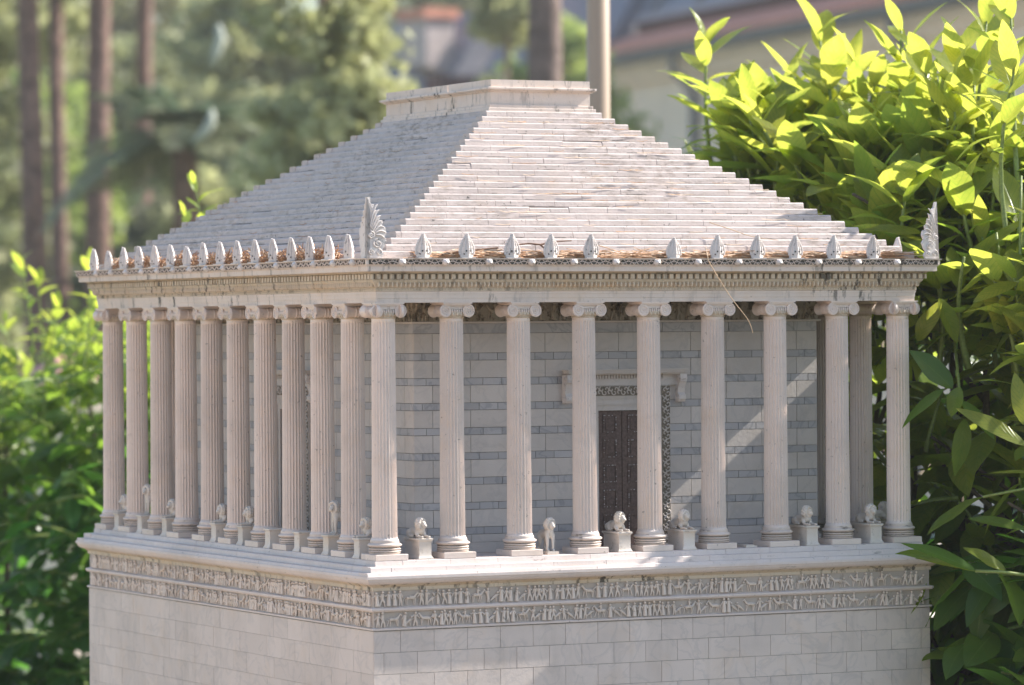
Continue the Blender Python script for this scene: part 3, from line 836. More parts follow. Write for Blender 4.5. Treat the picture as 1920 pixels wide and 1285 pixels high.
for i, u in enumerate((0.412, 1.054, 1.727, 2.312, 2.918, 4.19, 4.874, 5.506, 6.11, 6.729, 7.372)):
    place_on_side("antefix", ME_ANT[2 if i == 5 else i % 2], 0, u, 0.375, 3.995, RND.uniform(-.06, .06))
for j in range(16):
    place_on_side("antefix", ME_ANT[2 if j in (9, 14) else j % 2], 1, 0.239 + 0.636 * j, 0.375, 3.995, RND.uniform(-.1, .1))
for j in (0, 1, 3, 4, 6, 8, 9, 11, 13): place_on_side("antefix", ME_ANT[j % 2], 3, 0.6 + 0.64 * j, 0.375, 3.995)
for j in (1, 2, 5, 6, 9, 11): place_on_side("antefix", ME_ANT[j % 2], 2, 0.4 + 0.64 * j, 0.375, 3.995)

# corner acroteria: two half palmettes meeting in an upright edge
def acroterion(cx, cy, dx, dy, seed):
    """half palmette on the front wing (running dx along X) and on the side wing (running dy along Y)"""
    mb = MB(); H = 0.80
    out = [(0.0, 0.0), (0.20, 0.0), (0.225, 0.05), (0.20, 0.10), (0.235, 0.15), (0.262, 0.22), (0.235, 0.27), (0.262, 0.33), (0.25, 0.385), (0.20, 0.40), (0.215, 0.46), (0.165, 0.475),
           (0.175, 0.53), (0.125, 0.545), (0.135, 0.61), (0.085, 0.625), (0.095, 0.69), (0.05, 0.72), (0.03, 0.775), (0.0, 0.80)]
    def bow(z): return -0.012 * math.sin(PI * min(1, z / 0.8)) + 0.02 * (z / 0.8) ** 2
    n = len(out); T = 0.05
    def wing(W, tint, ribs=True):
        vs = [W(x, 0.0, z) for x, z in out] + [W(x * 0.97, T, z) for x, z in out]
        fs = [(i, (i + 1) % n, (i + 1) % n + n, i + n) for i in range(n)] + [tuple(range(n)), tuple(range(2 * n - 1, n - 1, -1))]
        mb.add(vs, fs)
        for (x, z) in out[4:-1]: mb.ball(W(x - .008, 0.012, z), (0.016, 0.016, 0.016), 6, 4)
        if not ribs: return
        for q in range(7):
            x0, z0 = 0.055 + 0.012 * q, 0.30 + 0.018 * (6 - q)
            x1, z1 = (0.245, 0.25) if q == 6 else (0.255 - 0.012 * (5 - q) * 1.9, 0.33 + 0.075 * (5 - q))
            pts = []
            for t in range(9):
                f = t / 8; xx = x0 + (x1 - x0) * f; zz = z0 + (z1 - z0) * f + 0.07 * math.sin(PI * f) * (1 - q / 9)
                pts.append(W(min(xx, 0.25), -0.004, zz))
            mb.tube(pts, [0.011 * (0.6 + .5 * math.sin(PI * t / 8)) for t in range(9)], 5)
        for (cx_, cz_, r_, sg) in ((0.15, 0.19, 0.062, 1), (0.065, 0.30, 0.048, -1), (0.07, 0.08, 0.04, 1), (0.165, 0.075, 0.04, -1)):
            for k_ in (0, 1):
                pts = []
                for t in range(18):
                    an = PI / 2 + sg * t * 0.55; r = r_ * (1 - t / 21) * (1 if k_ == 0 else 0.0) + (0.0 if k_ == 0 else r_ * 0.25)
                    pts.append(W(cx_ + r * math.cos(an), -0.005, cz_ + r * math.sin(an)))
                mb.tube(pts, 0.009, 4)
    eps = 0.0
    wing(lambda x, y, z: Vector((cx + dx * (x + bow(z)), cy + y * dy_in, z + 3.993)), .5) if False else None
    F_ = lambda x, y, z: Vector((cx + dx * (x * 1.12 + bow(z)), cy + dy * y + dy * bow(z), z + 3.993))
    S_ = lambda x, y, z: Vector((cx + dx * y + dx * bow(z), cy + dy * (x * .85 + bow(z)), z + 3.993))
    wing(F_, .5); wing(S_, .5, False)
    o = mb.build("acroterion", [M_ORN], temple)
    return o
acroterion(-0.43, -0.43, 1, 1, 1); acroterion(8.43, -0.43, -1, 1, 2); acroterion(8.43, 10.43, -1, -1, 3)

# ---- pyramid roof
rr = random.Random(21)
m = MB(); m.box(-0.40, 8.40, -0.40, 10.40, 3.90, 3.990); m.build("roof_deck", M_ROOF, temple)
AX = lambda k: -3.2095 + 0.1392 * k
AY = lambda k: -3.2229 + 0.145 * k
def spr(s, u, a, z):
    return sp(s, u, a, z)
for k in range(1, 25):
    m = MB(); zt = 6.258 - 0.09037 * k; zb = zt - 0.0904
    if k == 24: zb = 3.98
    ax, ay = AX(k), AY(k)
    for s in range(4):
        a = ay if s in (0, 2) else ax
        if s in (0, 2): lo, hi = -ax, LX + ax
        else: lo, hi = -ay + 0.22, LY + ay - 0.22
        L = rr.uniform(0.75, 0.95); u = lo - rr.uniform(0.1, 0.7)
        while u < hi - 1e-6:
            L = rr.uniform(0.55, 1.0); ua, ub = max(u, lo), min(u + L, hi); u += L
            if hi - u < 0.12: ub = hi; u = hi
            if ub - ua < 0.05: continue
            d = rr.uniform(-0.0015, 0.0015); dz = rr.uniform(-0.0012, 0.0010); g = 0.0014 + 0.0022 * (rr.random() < .3)
            tiny = rr.random() < 0.02; m.mi = 0
            sbox(m, s, ua + (g if ua > lo else 0), ub - (g if ub < hi else 0), a - 0.215, a + d, zb + 0.001, zt + dz - (0.012 if tiny else 0), rr.uniform(0.35, 0.85), lean=0.012, ch=0.018)
            if k < 24:      # soft darker line along each riser foot, broken dirt pieces over it
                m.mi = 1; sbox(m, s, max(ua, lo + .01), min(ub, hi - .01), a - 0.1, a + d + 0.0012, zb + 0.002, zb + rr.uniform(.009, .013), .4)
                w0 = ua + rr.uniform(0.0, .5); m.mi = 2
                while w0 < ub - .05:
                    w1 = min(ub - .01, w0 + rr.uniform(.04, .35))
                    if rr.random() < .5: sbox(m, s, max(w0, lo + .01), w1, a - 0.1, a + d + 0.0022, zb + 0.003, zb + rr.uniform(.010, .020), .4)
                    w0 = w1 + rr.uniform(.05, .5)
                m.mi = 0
    m.build("roof_step", [M_ROOF, M_RISERLINE, M_CREVICE], temple)
m = MB()
px, py = 0.80, 1.79
def rect(mb, e, z0, z1, t=.6, ch=0.006):
    x0, x1, y0, y1 = 4 - px - e, 4 + px + e, 5 - py - e, 5 + py + e
    vs = [(x0, y0, z0), (x1, y0, z0), (x1, y1, z0), (x0, y1, z0), (x0, y0, z1 - ch), (x1, y0, z1 - ch), (x1, y1, z1 - ch), (x0, y1, z1 - ch),
          (x0 + ch, y0 + ch, z1), (x1 - ch, y0 + ch, z1), (x1 - ch, y1 - ch, z1), (x0 + ch, y1 - ch, z1)]
    mb.add(vs, [(3, 2, 1, 0), (8, 9, 10, 11)] + [(i + 4 * r, (i + 1) % 4 + 4 * r, (i + 1) % 4 + 4 * r + 4, i + 4 * r + 4) for r in (0, 1) for i in range(4)], t)
rect(m, 0.065, 6.15, 6.215); rect(m, 0.035, 6.215, 6.262); rect(m, 0.0, 6.262, 6.46)
rect(m, 0.03, 6.45, 6.468, ch=.002); rect(m, 0.055, 6.468, 6.482, ch=.002); rect(m, 0.075, 6.482, 6.512)
# parapet of the platform with a gap
for (x0, x1, y0, y1) in ((4 - px, 4 + px, 5 - py, 5 - py + .08), (4 - px, 4 + px, 5 + py - .08, 5 + py), (4 + px - .08, 4 + px, 5 - py + .081, 5 + py - .081),
                         (4 - px, 4 - px + .08, 5 - py + .081, 5 - py + 1.40), (4 - px, 4 - px + .08, 5 - py + 1.44, 5 + py - .081)):
    m.box(x0, x1, y0, y1, 6.511, 6.622, RND.uniform(.4, .7))
m.build("roof_platform", M_ENTAB, temple)

# ---- ceiling of the colonnade with coffer beams
m = MB(); m.box(-0.158, 8.158, -0.158, 10.158, 3.56, 3.60, .4)
for i in range(9): 
    for (y0, y1) in ((0.161, 0.828), (9.172, 9.839)): m.box(i - 0.07, i + 0.07, y0 - .3 if y0 < 1 else y0, y1, 3.46, 3.559, .4) if 0 < i < 8 else None
for j in range(1, 10):
    m.box(-0.158, 0.828, j - 0.07, j + 0.07, 3.455, 3.5595, .4); m.box(7.172, 8.158, j - 0.07, j + 0.07, 3.455, 3.5595, .4)
m.build("colonnade_ceiling", M_ENTAB2, temple)

# ================================================================== PEDESTALS AND LIONS
def pedestal_mesh():
    mb = MB(); w, d = 0.088, 0.225
    def r(e, z): return [(-w - e, -d - e, z), (w + e, -d - e, z), (w + e, d + e, z), (-w - e, d + e, z)]
    prof = [(0.022, 0.0), (0.022, 0.012), (0.014, 0.022), (0.006, 0.04), (0.0, 0.055), (0.0, 0.225), (0.004, 0.235), (0.014, 0.246), (0.020, 0.252), (0.020, 0.270), (0.012, 0.274)]
    vs = []; 
    for e, z in prof: vs += r(e, z)
    fs = [(i * 4 + j, i * 4 + (j + 1) % 4, (i + 1) * 4 + (j + 1) % 4, (i + 1) * 4 + j) for i in range(len(prof) - 1) for j in range(4)] + [tuple(range((len(prof) - 1) * 4, len(prof) * 4))]
    mb.add(vs, fs); return mb
ME_PED = mk(pedestal_mesh(), "pedestal", M_LION, 30)

def blob_mesh(name, blobs, mat, vox=0.011, smooth_it=3):
    """union of ellipsoids remeshed into one continuous surface (model units)"""
    mb = MB()
    for b in blobs:
        if len(b) == 2: mb.ball(b[0], b[1], 14, 10)
        else:
            p0, p1, r0, r1 = b; p0, p1 = Vector(p0), Vector(p1); n = 6
            for i in range(n + 1):
                t = i / n; mb.ball(p0.lerp(p1, t), r0 + (r1 - r0) * t, 10, 7)
    me = bpy.data.meshes.new("tmp"); me.from_pydata([tuple(v) for v in mb.v], [], mb.f)
    o = bpy.data.objects.new("tmp", me); COL.objects.link(o)
    r = o.modifiers.new("r", 'REMESH'); r.mode = 'VOXEL'; r.voxel_size = vox
    sm = o.modifiers.new("s", 'SMOOTH'); sm.factor = 0.5; sm.iterations = smooth_it
    dg = bpy.context.evaluated_depsgraph_get(); ev = o.evaluated_get(dg)
    out = bpy.data.meshes.new_from_object(ev); out.name = name
    bpy.data.objects.remove(o)
    v = np.empty(len(out.vertices) * 3); out.vertices.foreach_get("co", v); v *= U; out.vertices.foreach_set("co", v)
    out.polygons.foreach_set("use_smooth", [True] * len(out.polygons))
    out.materials.clear(); out.materials.append(mat); out.update()
    return out
def lion_head(c, yaw, tilt):
    """returns head blobs and mane blobs; the face looks along -Y before the turn"""
    R = Matrix.Rotation(yaw, 3, 'Z') @ Matrix.Rotation(tilt, 3, 'X'); c = Vector(c)
    T = lambda x, y, z: c + R @ Vector((x, y, z))
    head = [(T(0, 0, 0), 0.052), (T(0, -0.045, -0.014), 0.034), (T(0, -0.068, -0.022), 0.024), (T(0, -0.05, -0.04), 0.022), (T(0, -0.035, 0.018), 0.028)]
    for sg in (-1, 1):
        head += [(T(sg * 0.020, -0.046, 0.020), 0.013), (T(sg * 0.014, -0.074, -0.026), 0.014), (T(sg * 0.044, 0.0, 0.048), 0.015)]
    mane = [(T(0, 0.025, 0.005), (0.074, 0.055, 0.078))]
    rr = random.Random(int(abs(yaw) * 100) + 3)
    for ring_, (rad, y, n) in enumerate(((0.066, -0.018, 13), (0.076, 0.012, 13), (0.070, 0.045, 11), (0.045, 0.07, 8))):
        for j in range(n):
            an = 2 * PI * (j + .5 * (ring_ % 2)) / n
            mane.append((T(rad * math.cos(an), y, rad * math.sin(an) * 1.05), (rr.uniform(.015, .021),) * 3))
    return head, mane
def lying(yaw):
    h, mn = lion_head((0, -0.10, 0.185), yaw, 0.0)
    b = h + [((0, 0.16, 0.075), (0, -0.06, 0.10), 0.068, 0.064), ((0, -0.08, 0.10), (0, -0.09, 0.165), 0.058, 0.05)]
    for sg in (-1, 1):
        b += [((sg * 0.052, -0.06, 0.07), (sg * 0.056, -0.10, 0.022), 0.032, 0.022), ((sg * 0.056, -0.10, 0.022), (sg * 0.052, -0.215, 0.020), 0.022, 0.018),
              ((sg * 0.052, -0.232, 0.018), (0.021, 0.024, 0.018)),
              ((sg * 0.058, 0.155, 0.06), (0.038, 0.07, 0.055)), ((sg * 0.075, 0.10, 0.022), (sg * 0.07, 0.02, 0.018), 0.024, 0.016)]
    b += [((0.02, 0.21, 0.05), (0.06, 0.19, 0.018), 0.013, 0.011), ((0.06, 0.19, 0.016), (0.09, 0.10, 0.014), 0.011, 0.012)]
    return b, mn
def standing(yaw):
    h, mn = lion_head((0, -0.10, 0.37), yaw, 0.1)
    b = h + [((0, 0.14, 0.235), (0, -0.06, 0.25), 0.060, 0.070), ((0, -0.07, 0.26), (0, -0.09, 0.34), 0.062, 0.05)]
    for sg in (-1, 1):
        b += [((sg * 0.042, -0.085, 0.22), (sg * 0.042, -0.095, 0.10), 0.034, 0.022), ((sg * 0.042, -0.095, 0.10), (sg * 0.042, -0.09, 0.025), 0.022, 0.018), ((sg * 0.042, -0.11, 0.018), (0.022, 0.03, 0.017)),
              ((sg * 0.042, 0.14, 0.21), (sg * 0.045, 0.12, 0.11), 0.044, 0.024), ((sg * 0.045, 0.12, 0.11), (sg * 0.045, 0.165, 0.07), 0.022, 0.017), ((sg * 0.045, 0.165, 0.07), (sg * 0.045, 0.15, 0.02), 0.017, 0.016), ((sg * 0.045, 0.135, 0.016), (0.02, 0.028, 0.015))]
    b += [((0, 0.20, 0.25), (0, 0.225, 0.12), 0.014, 0.010), ((0, 0.225, 0.12), (0, 0.215, 0.04), 0.010, 0.014)]
    return b, mn
LION_CACHE = {}
def lion_meshes(pose, yaw):
    k = (pose, yaw)
    if k not in LION_CACHE:
        b, mn = (lying if pose == 'lie' else standing)(yaw)
        LION_CACHE[k] = (blob_mesh("lion_body", b, M_LION, 0.010), blob_mesh("lion_mane", mn, M_LION, 0.008, 1))
    return LION_CACHE[k]
def put_ped(s, u, label):
    p = sp(s, u, -0.02, 0.001) * U
    o = link("pedestal", ME_PED, None, p); o.rotation_euler.z = {0: 0, 1: -PI / 2, 3: PI / 2}[s]
    tag(o, label, "pedestal", "pedestals between the columns")
def put_lion(s, u, pose, yaw, label, z=0.275, a=-0.02, slab=False):
    t = thing("lion_statue", label, "lion statue", sp(s, u, a, z) * U, "lion statues between the columns")
    rot = {0: 0, 1: -PI / 2, 3: PI / 2}[s]
    bm_, mm = lion_meshes(pose, yaw)
    for nm, me in (("lion_body", bm_), ("mane", mm)):
        o = bpy.data.objects.new(nm, me); COL.objects.link(o); o.parent = t; o.rotation_euler.z = rot
    mb = MB(); mb.box(-0.085, 0.085, -0.19 if slab else -0.12, 0.19, -0.03 if slab else 0.0, 0.006 if slab else 0.004)
    if slab or pose != 'lie':
        me = mk(mb, "lion_base_slab", M_LION); o = bpy.data.objects.new("base_slab", me); COL.objects.link(o); o.parent = t; o.rotation_euler.z = rot
ords = {0.5: "first", 3.5: "fourth", 4.5: "fifth", 6.46: "seventh", 7.5: "eighth"}
for u, yaw in ((0.5, 0.45), (3.5, 0.5), (4.5, 0.35), (6.46, 0.4), (7.5, 0.15)):
    g = {0.5: "in the front gap next to the near corner column", 3.5: "before the middle of the brown door", 4.5: "in the front gap just right of the brown door",
         6.46: "in the front gap where bright light streaks end", 7.5: "in the last front gap, beside the leafy shrub"}[u]
    put_ped(0, u, "white stone pedestal " + g)
    put_lion(0, u, 'lie', yaw, "white lying lion statue " + g)
put_lion(0, 2.44, 'stand', 0.25, "white standing lion on a low slab between the third and fourth front columns", z=0.032, a=-0.05, slab=True)
LN = {0.45: "next to the corner column on the left side", 1.47: "in the left side's second gap from the corner", 2.45: "in the left side's third gap from the corner",
      3.48: "in the left side's fourth gap from the corner", 4.47: "in the left side's fifth gap from the corner", 5.47: "in the left side's sixth gap from the corner",
      7.4: "in the left side's third gap from its far end", 8.41: "in the left side's second gap from its far end", 9.38: "in the farthest gap of the left side"}
for u, d in LN.items():
    empty = u in (2.45, 3.48)
    put_ped(1, u, ("bare pedestal without a lion " if empty else "white stone pedestal ") + d)
    if empty: continue
    tall = u in (1.47, 8.41)
    put_lion(1, u, 'stand' if tall else 'lie', {0.45: 0.2, 1.47: 0.5, 4.47: -0.1, 5.47: 0.1, 7.4: 0.25, 8.41: 0.35, 9.38: 0.1}[u],
             ("white standing lion statue " if tall else "white lying lion statue ") + d)
for u, d in ((0.5, "behind the right corner column, seen from its tail end"), (1.5, "half hidden behind the eighth front column, seen from its tail end")):
    put_ped(3, u, "shaded pedestal under the lion " + d.replace(", seen from its tail end", "")); put_lion(3, u, 'lie', 0.1, "shaded lying lion " + d)
# broken stub of a pedestal foot, front, sixth gap
m = MB(); m.box(5.42, 5.60, -0.16, 0.16, 0.0, 0.022); m.box(5.44, 5.57, -0.13, 0.10, 0.021, 0.034)
tag(m.build("pedestal_stump", M_LION), "flat broken stump of a missing pedestal in the sixth front gap", "pedestal stump")

# ================================================================== LITTER ON THE ROOF EDGE
def needles(name, s, u0, u1, n, seed, label):
    rr = random.Random(seed); mb = MB()
    for i in range(n):
        u = rr.uniform(u0, u1); z = 3.998 + rr.random() ** 2 * (0.085 if s == 0 else 0.15); a = rr.uniform(0.20, 0.36)
        L = rr.uniform(0.2, 0.7) if s == 0 else rr.uniform(0.08, 0.26); an = rr.gauss(0, 0.22) if s == 0 else rr.uniform(-PI, PI)
        up = rr.gauss(0, 0.05 if s == 0 else 0.22)
        mb.mi = 0 if rr.random() < 0.75 else 1
        pts = []; bend = rr.uniform(-.12, .12)
        for q in range(5):
            t = q / 4 - .5
            uu = u + math.cos(an) * L * t; aa = a + math.sin(an) * L * t * .4 + bend * (t * t) ; zz = max(3.996, z + up * L * t * 2 + rr.uniform(0, .004))
            aa = min(aa, 0.45)
            pts.append(sp(s, uu, aa, zz))
        mb.tube(pts, 0.0052 if s == 0 else 0.006, 3, cap=False)
    tag(mb.build(name, [M_NEEDLE, M_STRAW]), label, "pine needles", None, "stuff")
needles("dry_pine_needles", 0, 0.45, 8.0, 1150, 11, "brown dry pine needles caught along the front roof edge")
needles("dry_pine_needles_on_left_eave", 1, 0.9, 9.4, 2100, 12, "tangled brown needle clumps between the upright ornaments of the left roof edge")
def step_litter():
    rr = random.Random(88); mb = MB()
    for i in range(170):
        k = rr.randint(3, 24); s = 0 if rr.random() < .65 else 1; a = AY(k) if s == 0 else AX(k); z = 6.258 - 0.09037 * k + .006
        lo, hi = (-AX(k), LX + AX(k)) if s == 0 else (-AY(k), LY + AY(k))
        u = rr.uniform(lo + .2, hi - .2); L = rr.uniform(.08, .4); an = rr.gauss(0, .12)
        mb.mi = rr.randrange(2); o = rr.uniform(-.05, .012)
        mb.tube([sp(s, u + L * t, a + o + L * t * an * .3, z + (rr.uniform(.0, .02) if abs(t) > .3 else 0)) for t in (-.5, 0, .5)], .0042, 3, cap=False)
    tag(mb.build("needles_on_steps", [M_NEEDLE, M_STRAW]), "stray dry pine needles scattered over the roof steps", "pine needles", None, "stuff")
step_litter()
def strand(name, pts, r, mat, label, cat):
    mb = MB()
    P = [Vector(p) for p in pts]; out = []
    for i in range(len(P) - 1):
        for q in range(6):
            t = q / 6; p0 = P[max(i - 1, 0)]; p1 = P[i]; p2 = P[i + 1]; p3 = P[min(i + 2, len(P) - 1)]
            out.append(0.5 * ((2 * p1) + (-p0 + p2) * t + (2 * p0 - 5 * p1 + 4 * p2 - p3) * t * t + (-p0 + 3 * p1 - 3 * p2 + p3) * t ** 3))
    out.append(P[-1]); n = len(out)
    mb.tube(out, [r * (0.5 + 0.5 * min(1, (n - i) / (n * .6))) for i in range(n)], 6)
    return tag(mb.build(name, mat, smooth=True), label, cat)
strand("hanging_pine_needle", [(4.68, -.40, 4.15), (4.67, -.47, 4.02), (4.70, -.50, 3.90), (5.02, -.50, 3.45), (5.28, -.50, 3.15), (5.36, -.50, 2.96)], 0.0058, M_STRAW,
       "long dry pine needle hanging down from the front gutter", "pine needle")
t = thing("dry_twig", "thin brown forked twig lying behind the front roof ornaments", "twig", Vector((1.7, -.33, 4.05)) * U)
mb = MB(); mb.tube([(0.72, -.30, 4.05), (1.2, -.31, 4.10), (1.55, -.32, 4.13)], [0.010, 0.014, 0.012], 6); mb.build("lower_stick", M_TWIG, t)
mb = MB(); mb.tube([(1.80, -.30, 4.17), (2.02, -.31, 4.19), (2.18, -.32, 4.175), (2.30, -.34, 4.08), (2.38, -.36, 4.0)], [0.010, 0.012, 0.014, 0.010, 0.008], 6)
mb.tube([(2.18, -.32, 4.175), (2.38, -.31, 4.215), (2.66, -.31, 4.23)], [0.012, 0.010, 0.007], 6); mb.build("forked_branch", M_TWIG, t)
strand("pine_needle", [(5.0, .06, 4.50), (5.3, -.02, 4.40), (5.6, -.10, 4.30), (5.95, -.20, 4.25)], 0.006, M_STRAW, "dry needle lying aslant on the lowest front roof steps", "pine needle")
strand("pine_needle", [(3.1, -.25, 4.17), (3.35, -.28, 4.10), (3.6, -.34, 4.03), (3.85, -.46, 4.0), (3.95, -.49, 3.93)], 0.006, M_STRAW, "bent needle poking over the gutter in the middle of the front", "pine needle")

# ================================================================== VEGETATION
NR = np.random.default_rng(5)
def unit(v): return v / (np.linalg.norm(v, axis=-1, keepdims=True) + 1e-9)
def px_u(p):
    v = np.array(p) - CAM; return 960 + FPX * (v @ _R2) / (v @ _F)
def px_v(p):
    v = np.array(p) - CAM; return 642.5 - FPX * (v @ _U2) / (v @ _F)
class Leaves:
    """many curved leaf blades collected as arrays; every blade folds along its midrib"""
    TT = np.array([0, .05, .13, .25, .40, .56, .71, .85, .94, 1.0]); SS = np.array([-1, -.5, 0, .5, 1])
    def __init__(s): s.P = []; s.D = []; s.N = []; s.L = []; s.W = []; s.C = []; s.T = []
    def add(s, p, d, n, L, W, curl, tint):
        s.P.append(tuple(p)); s.D.append(tuple(d)); s.N.append(tuple(n)); s.L.append(L); s.W.append(W); s.C.append(curl); s.T.append(tint)
    def prune(s):
        """the hedge is thin in one place: narrow gaps where low sun slips through under the eaves"""
        rr = random.Random(3); keep = []
        for i in range(len(s.P)):
            p0 = Vector(s.P[i]); dd = Vector(s.D[i]).normalized() * s.L[i]; bad = False
            for f in (0, .25, .5, .75, 1.0):
                x, y, z = (p0 + dd * f - Vector((0, 0, s.C[i] * s.L[i] * f * f * .6))) / U; c = z - 0.8 * x
                if -0.25 < y < 1.0 and -3.40 + .3 * mnoise.noise(Vector((x * 2, y * 2, 1))) < c < -2.9: bad = True
            if not bad or i >= getattr(s, 'n0', 10 ** 9): keep.append(i)
        for a in 'PDNLWCT': setattr(s, a, [getattr(s, a)[i] for i in keep])
    def build(s, name, mat, parent):
        P, D, N = (np.array(x, float) for x in (s.P, s.D, s.N)); L, W, C, T = (np.array(x, float) for x in (s.L, s.W, s.C, s.T))
        D = unit(D); N = N - D * np.sum(D * N, 1)[:, None]; N = unit(N); S = np.cross(D, N)
        n = len(P); R, K = len(s.TT), len(s.SS)
        t = s.TT[None, :, None]; q = s.SS[None, None, :]
        prof = (np.sin(np.pi * np.clip(t, 0, 1) ** 0.9) ** 0.72) * (1 - .35 * t ** 5) * 0.98 + 0.012
        ph = NR.uniform(0, 6.28, n)[:, None, None]; wav = NR.uniform(0.0, 0.10, n)[:, None, None]; fold = NR.uniform(0.08, 0.42, n)[:, None, None]
        tw = NR.normal(0, 0.25, n)[:, None, None] * t
        Lb, Wb, Cb = L[:, None, None], W[:, None, None], C[:, None, None]
        w = Wb * prof * q
        side = w * np.cos(tw); up = fold * np.abs(w) * (1 - .4 * np.abs(q)) + w * np.sin(tw) + wav * Wb * np.sin(t * 11 + ph) * np.abs(q)
        along = Lb * (t - 0.18 * np.abs(Cb) * t ** 3) + 0 * q; down = -Cb * Lb * t ** 2 + 0 * q
        V = P[:, None, None, :] + D[:, None, None, :] * along[..., None] + N[:, None, None, :] * (up + down)[..., None] + S[:, None, None, :] * side[..., None]
        luv = np.zeros((n, R, K, 3)); luv[..., 0] = q; luv[..., 1] = t
        i, j = np.meshgrid(np.arange(R - 1), np.arange(K - 1), indexing='ij'); a = (i * K + j).ravel()
        quad = np.stack([a, a + 1, a + K + 1, a + K], 1)
        F = (quad[None] + (np.arange(n) * R * K)[:, None, None]).reshape(-1, 4)
        tint = np.repeat(T, len(quad))
        return quads(name, V.reshape(-1, 3), F, mat, parent, tint, luv.reshape(-1, 3), True)
def quads(name, V, F, mat, parent, tint, luv=None, smooth=False):
    base = np.array(world_loc(parent)) if parent is not None else np.zeros(3)
    V = V - base
    me = bpy.data.meshes.new(name); me.vertices.add(len(V)); me.vertices.foreach_set("co", V.astype(np.float32).ravel())
    nf = len(F); me.loops.add(nf * 4); me.loops.foreach_set("vertex_index", F.astype(np.int32).ravel())
    me.polygons.add(nf); me.polygons.foreach_set("loop_start", np.arange(nf, dtype=np.int32) * 4)
    try: me.polygons.foreach_set("loop_total", np.full(nf, 4, dtype=np.int32))
    except Exception: pass
    if smooth: me.polygons.foreach_set("use_smooth", np.ones(nf, dtype=bool))
    me.materials.append(mat)
    a = me.attributes.new("tint", 'FLOAT', 'FACE'); a.data.foreach_set("value", np.clip(tint, 0, 1).astype(np.float32))
    if luv is not None:
        a = me.attributes.new("luv", 'FLOAT_VECTOR', 'POINT'); a.data.foreach_set("vector", luv.astype(np.float32).ravel())
    me.update(calc_edges=True); me.validate()
    o = bpy.data.objects.new(name, me); COL.objects.link(o)
    if parent is not None: o.parent = parent
    return o
def shoot(lv, st, tip, direc, length, n, Ls, young=1.0, rr=RND, wr=0.175, start=0.25):
    """an upright leafy shoot ending at tip (metres)"""
    tip = Vector(tip); d = Vector(direc).normalized(); b = tip - d * length
    bow = Vector((rr.gauss(0, .04), rr.gauss(0, .04), 0)) * length
    pt = lambda t: b + d * length * t + bow * math.sin(PI * t)
    st.tube([pt(i / 6) for i in range(7)], [0.0032 * (1.5 - i / 6) * Ls / 0.1 for i in range(7)], 5, tint=0.5)
    an = rr.uniform(0, 6.28)
    for i in range(n):
        t = start + (1 - start) * (i + .6) / n; an += 2.4 + rr.gauss(0, .25)
        el = math.radians(8 + 56 * t ** 2 + rr.gauss(0, 13))
        out = Vector((math.cos(an), math.sin(an), 0)); dd = out * math.cos(el) + Vector((0, 0, 1)) * math.sin(el)
        nn = Vector((0, 0, 1)) * math.cos(el) - out * math.sin(el)
        s = (0.55 + 0.45 * math.sin(PI * min(1, (1.08 - t) * 1.5 + .1))) * rr.uniform(.8, 1.12)
        if t > .93: s *= 0.8
        tn = young * (0.35 + 0.65 * t) + rr.gauss(0, .12)
        lv.add(pt(t), dd, nn, Ls * s, Ls * s * wr * rr.uniform(.85, 1.2), rr.uniform(0.1, 0.62) * (1.2 - t * .6), tn)
def wbranch(lv, st, p, direc, length, n, Ls, tint, rr=RND, wr=0.21):
    """a spreading inner branch with hanging older leaves"""
    d = Vector(direc).normalized(); p = Vector(p)
    pt = lambda t: p + d * length * t + Vector((0, 0, -0.18)) * length * t * t
    st.tube([pt(i / 4) for i in range(5)], [0.004 * (1.3 - i / 5) for i in range(5)], 4, tint=0.2)
    sd = d.cross(Vector((0, 0, 1))).normalized() if abs(d.z) < .95 else Vector((1, 0, 0))
    for i in range(n):
        t = (i + .7) / n; sg = 1 if i % 2 else -1
        dd = d * rr.uniform(.3, .9) + sd * sg * rr.uniform(.4, 1.0) + Vector((0, 0, rr.uniform(-.9, .2)))
        nn = Vector((rr.gauss(0, .35), rr.gauss(0, .35), 1))
        lv.add(pt(t), dd, nn, Ls * rr.uniform(.75, 1.15), Ls * wr * rr.uniform(.8, 1.2), rr.uniform(0.05, .35), tint + rr.gauss(0, .08))
def UU(x, y, z): return Vector((x * U, y * U, z * U))

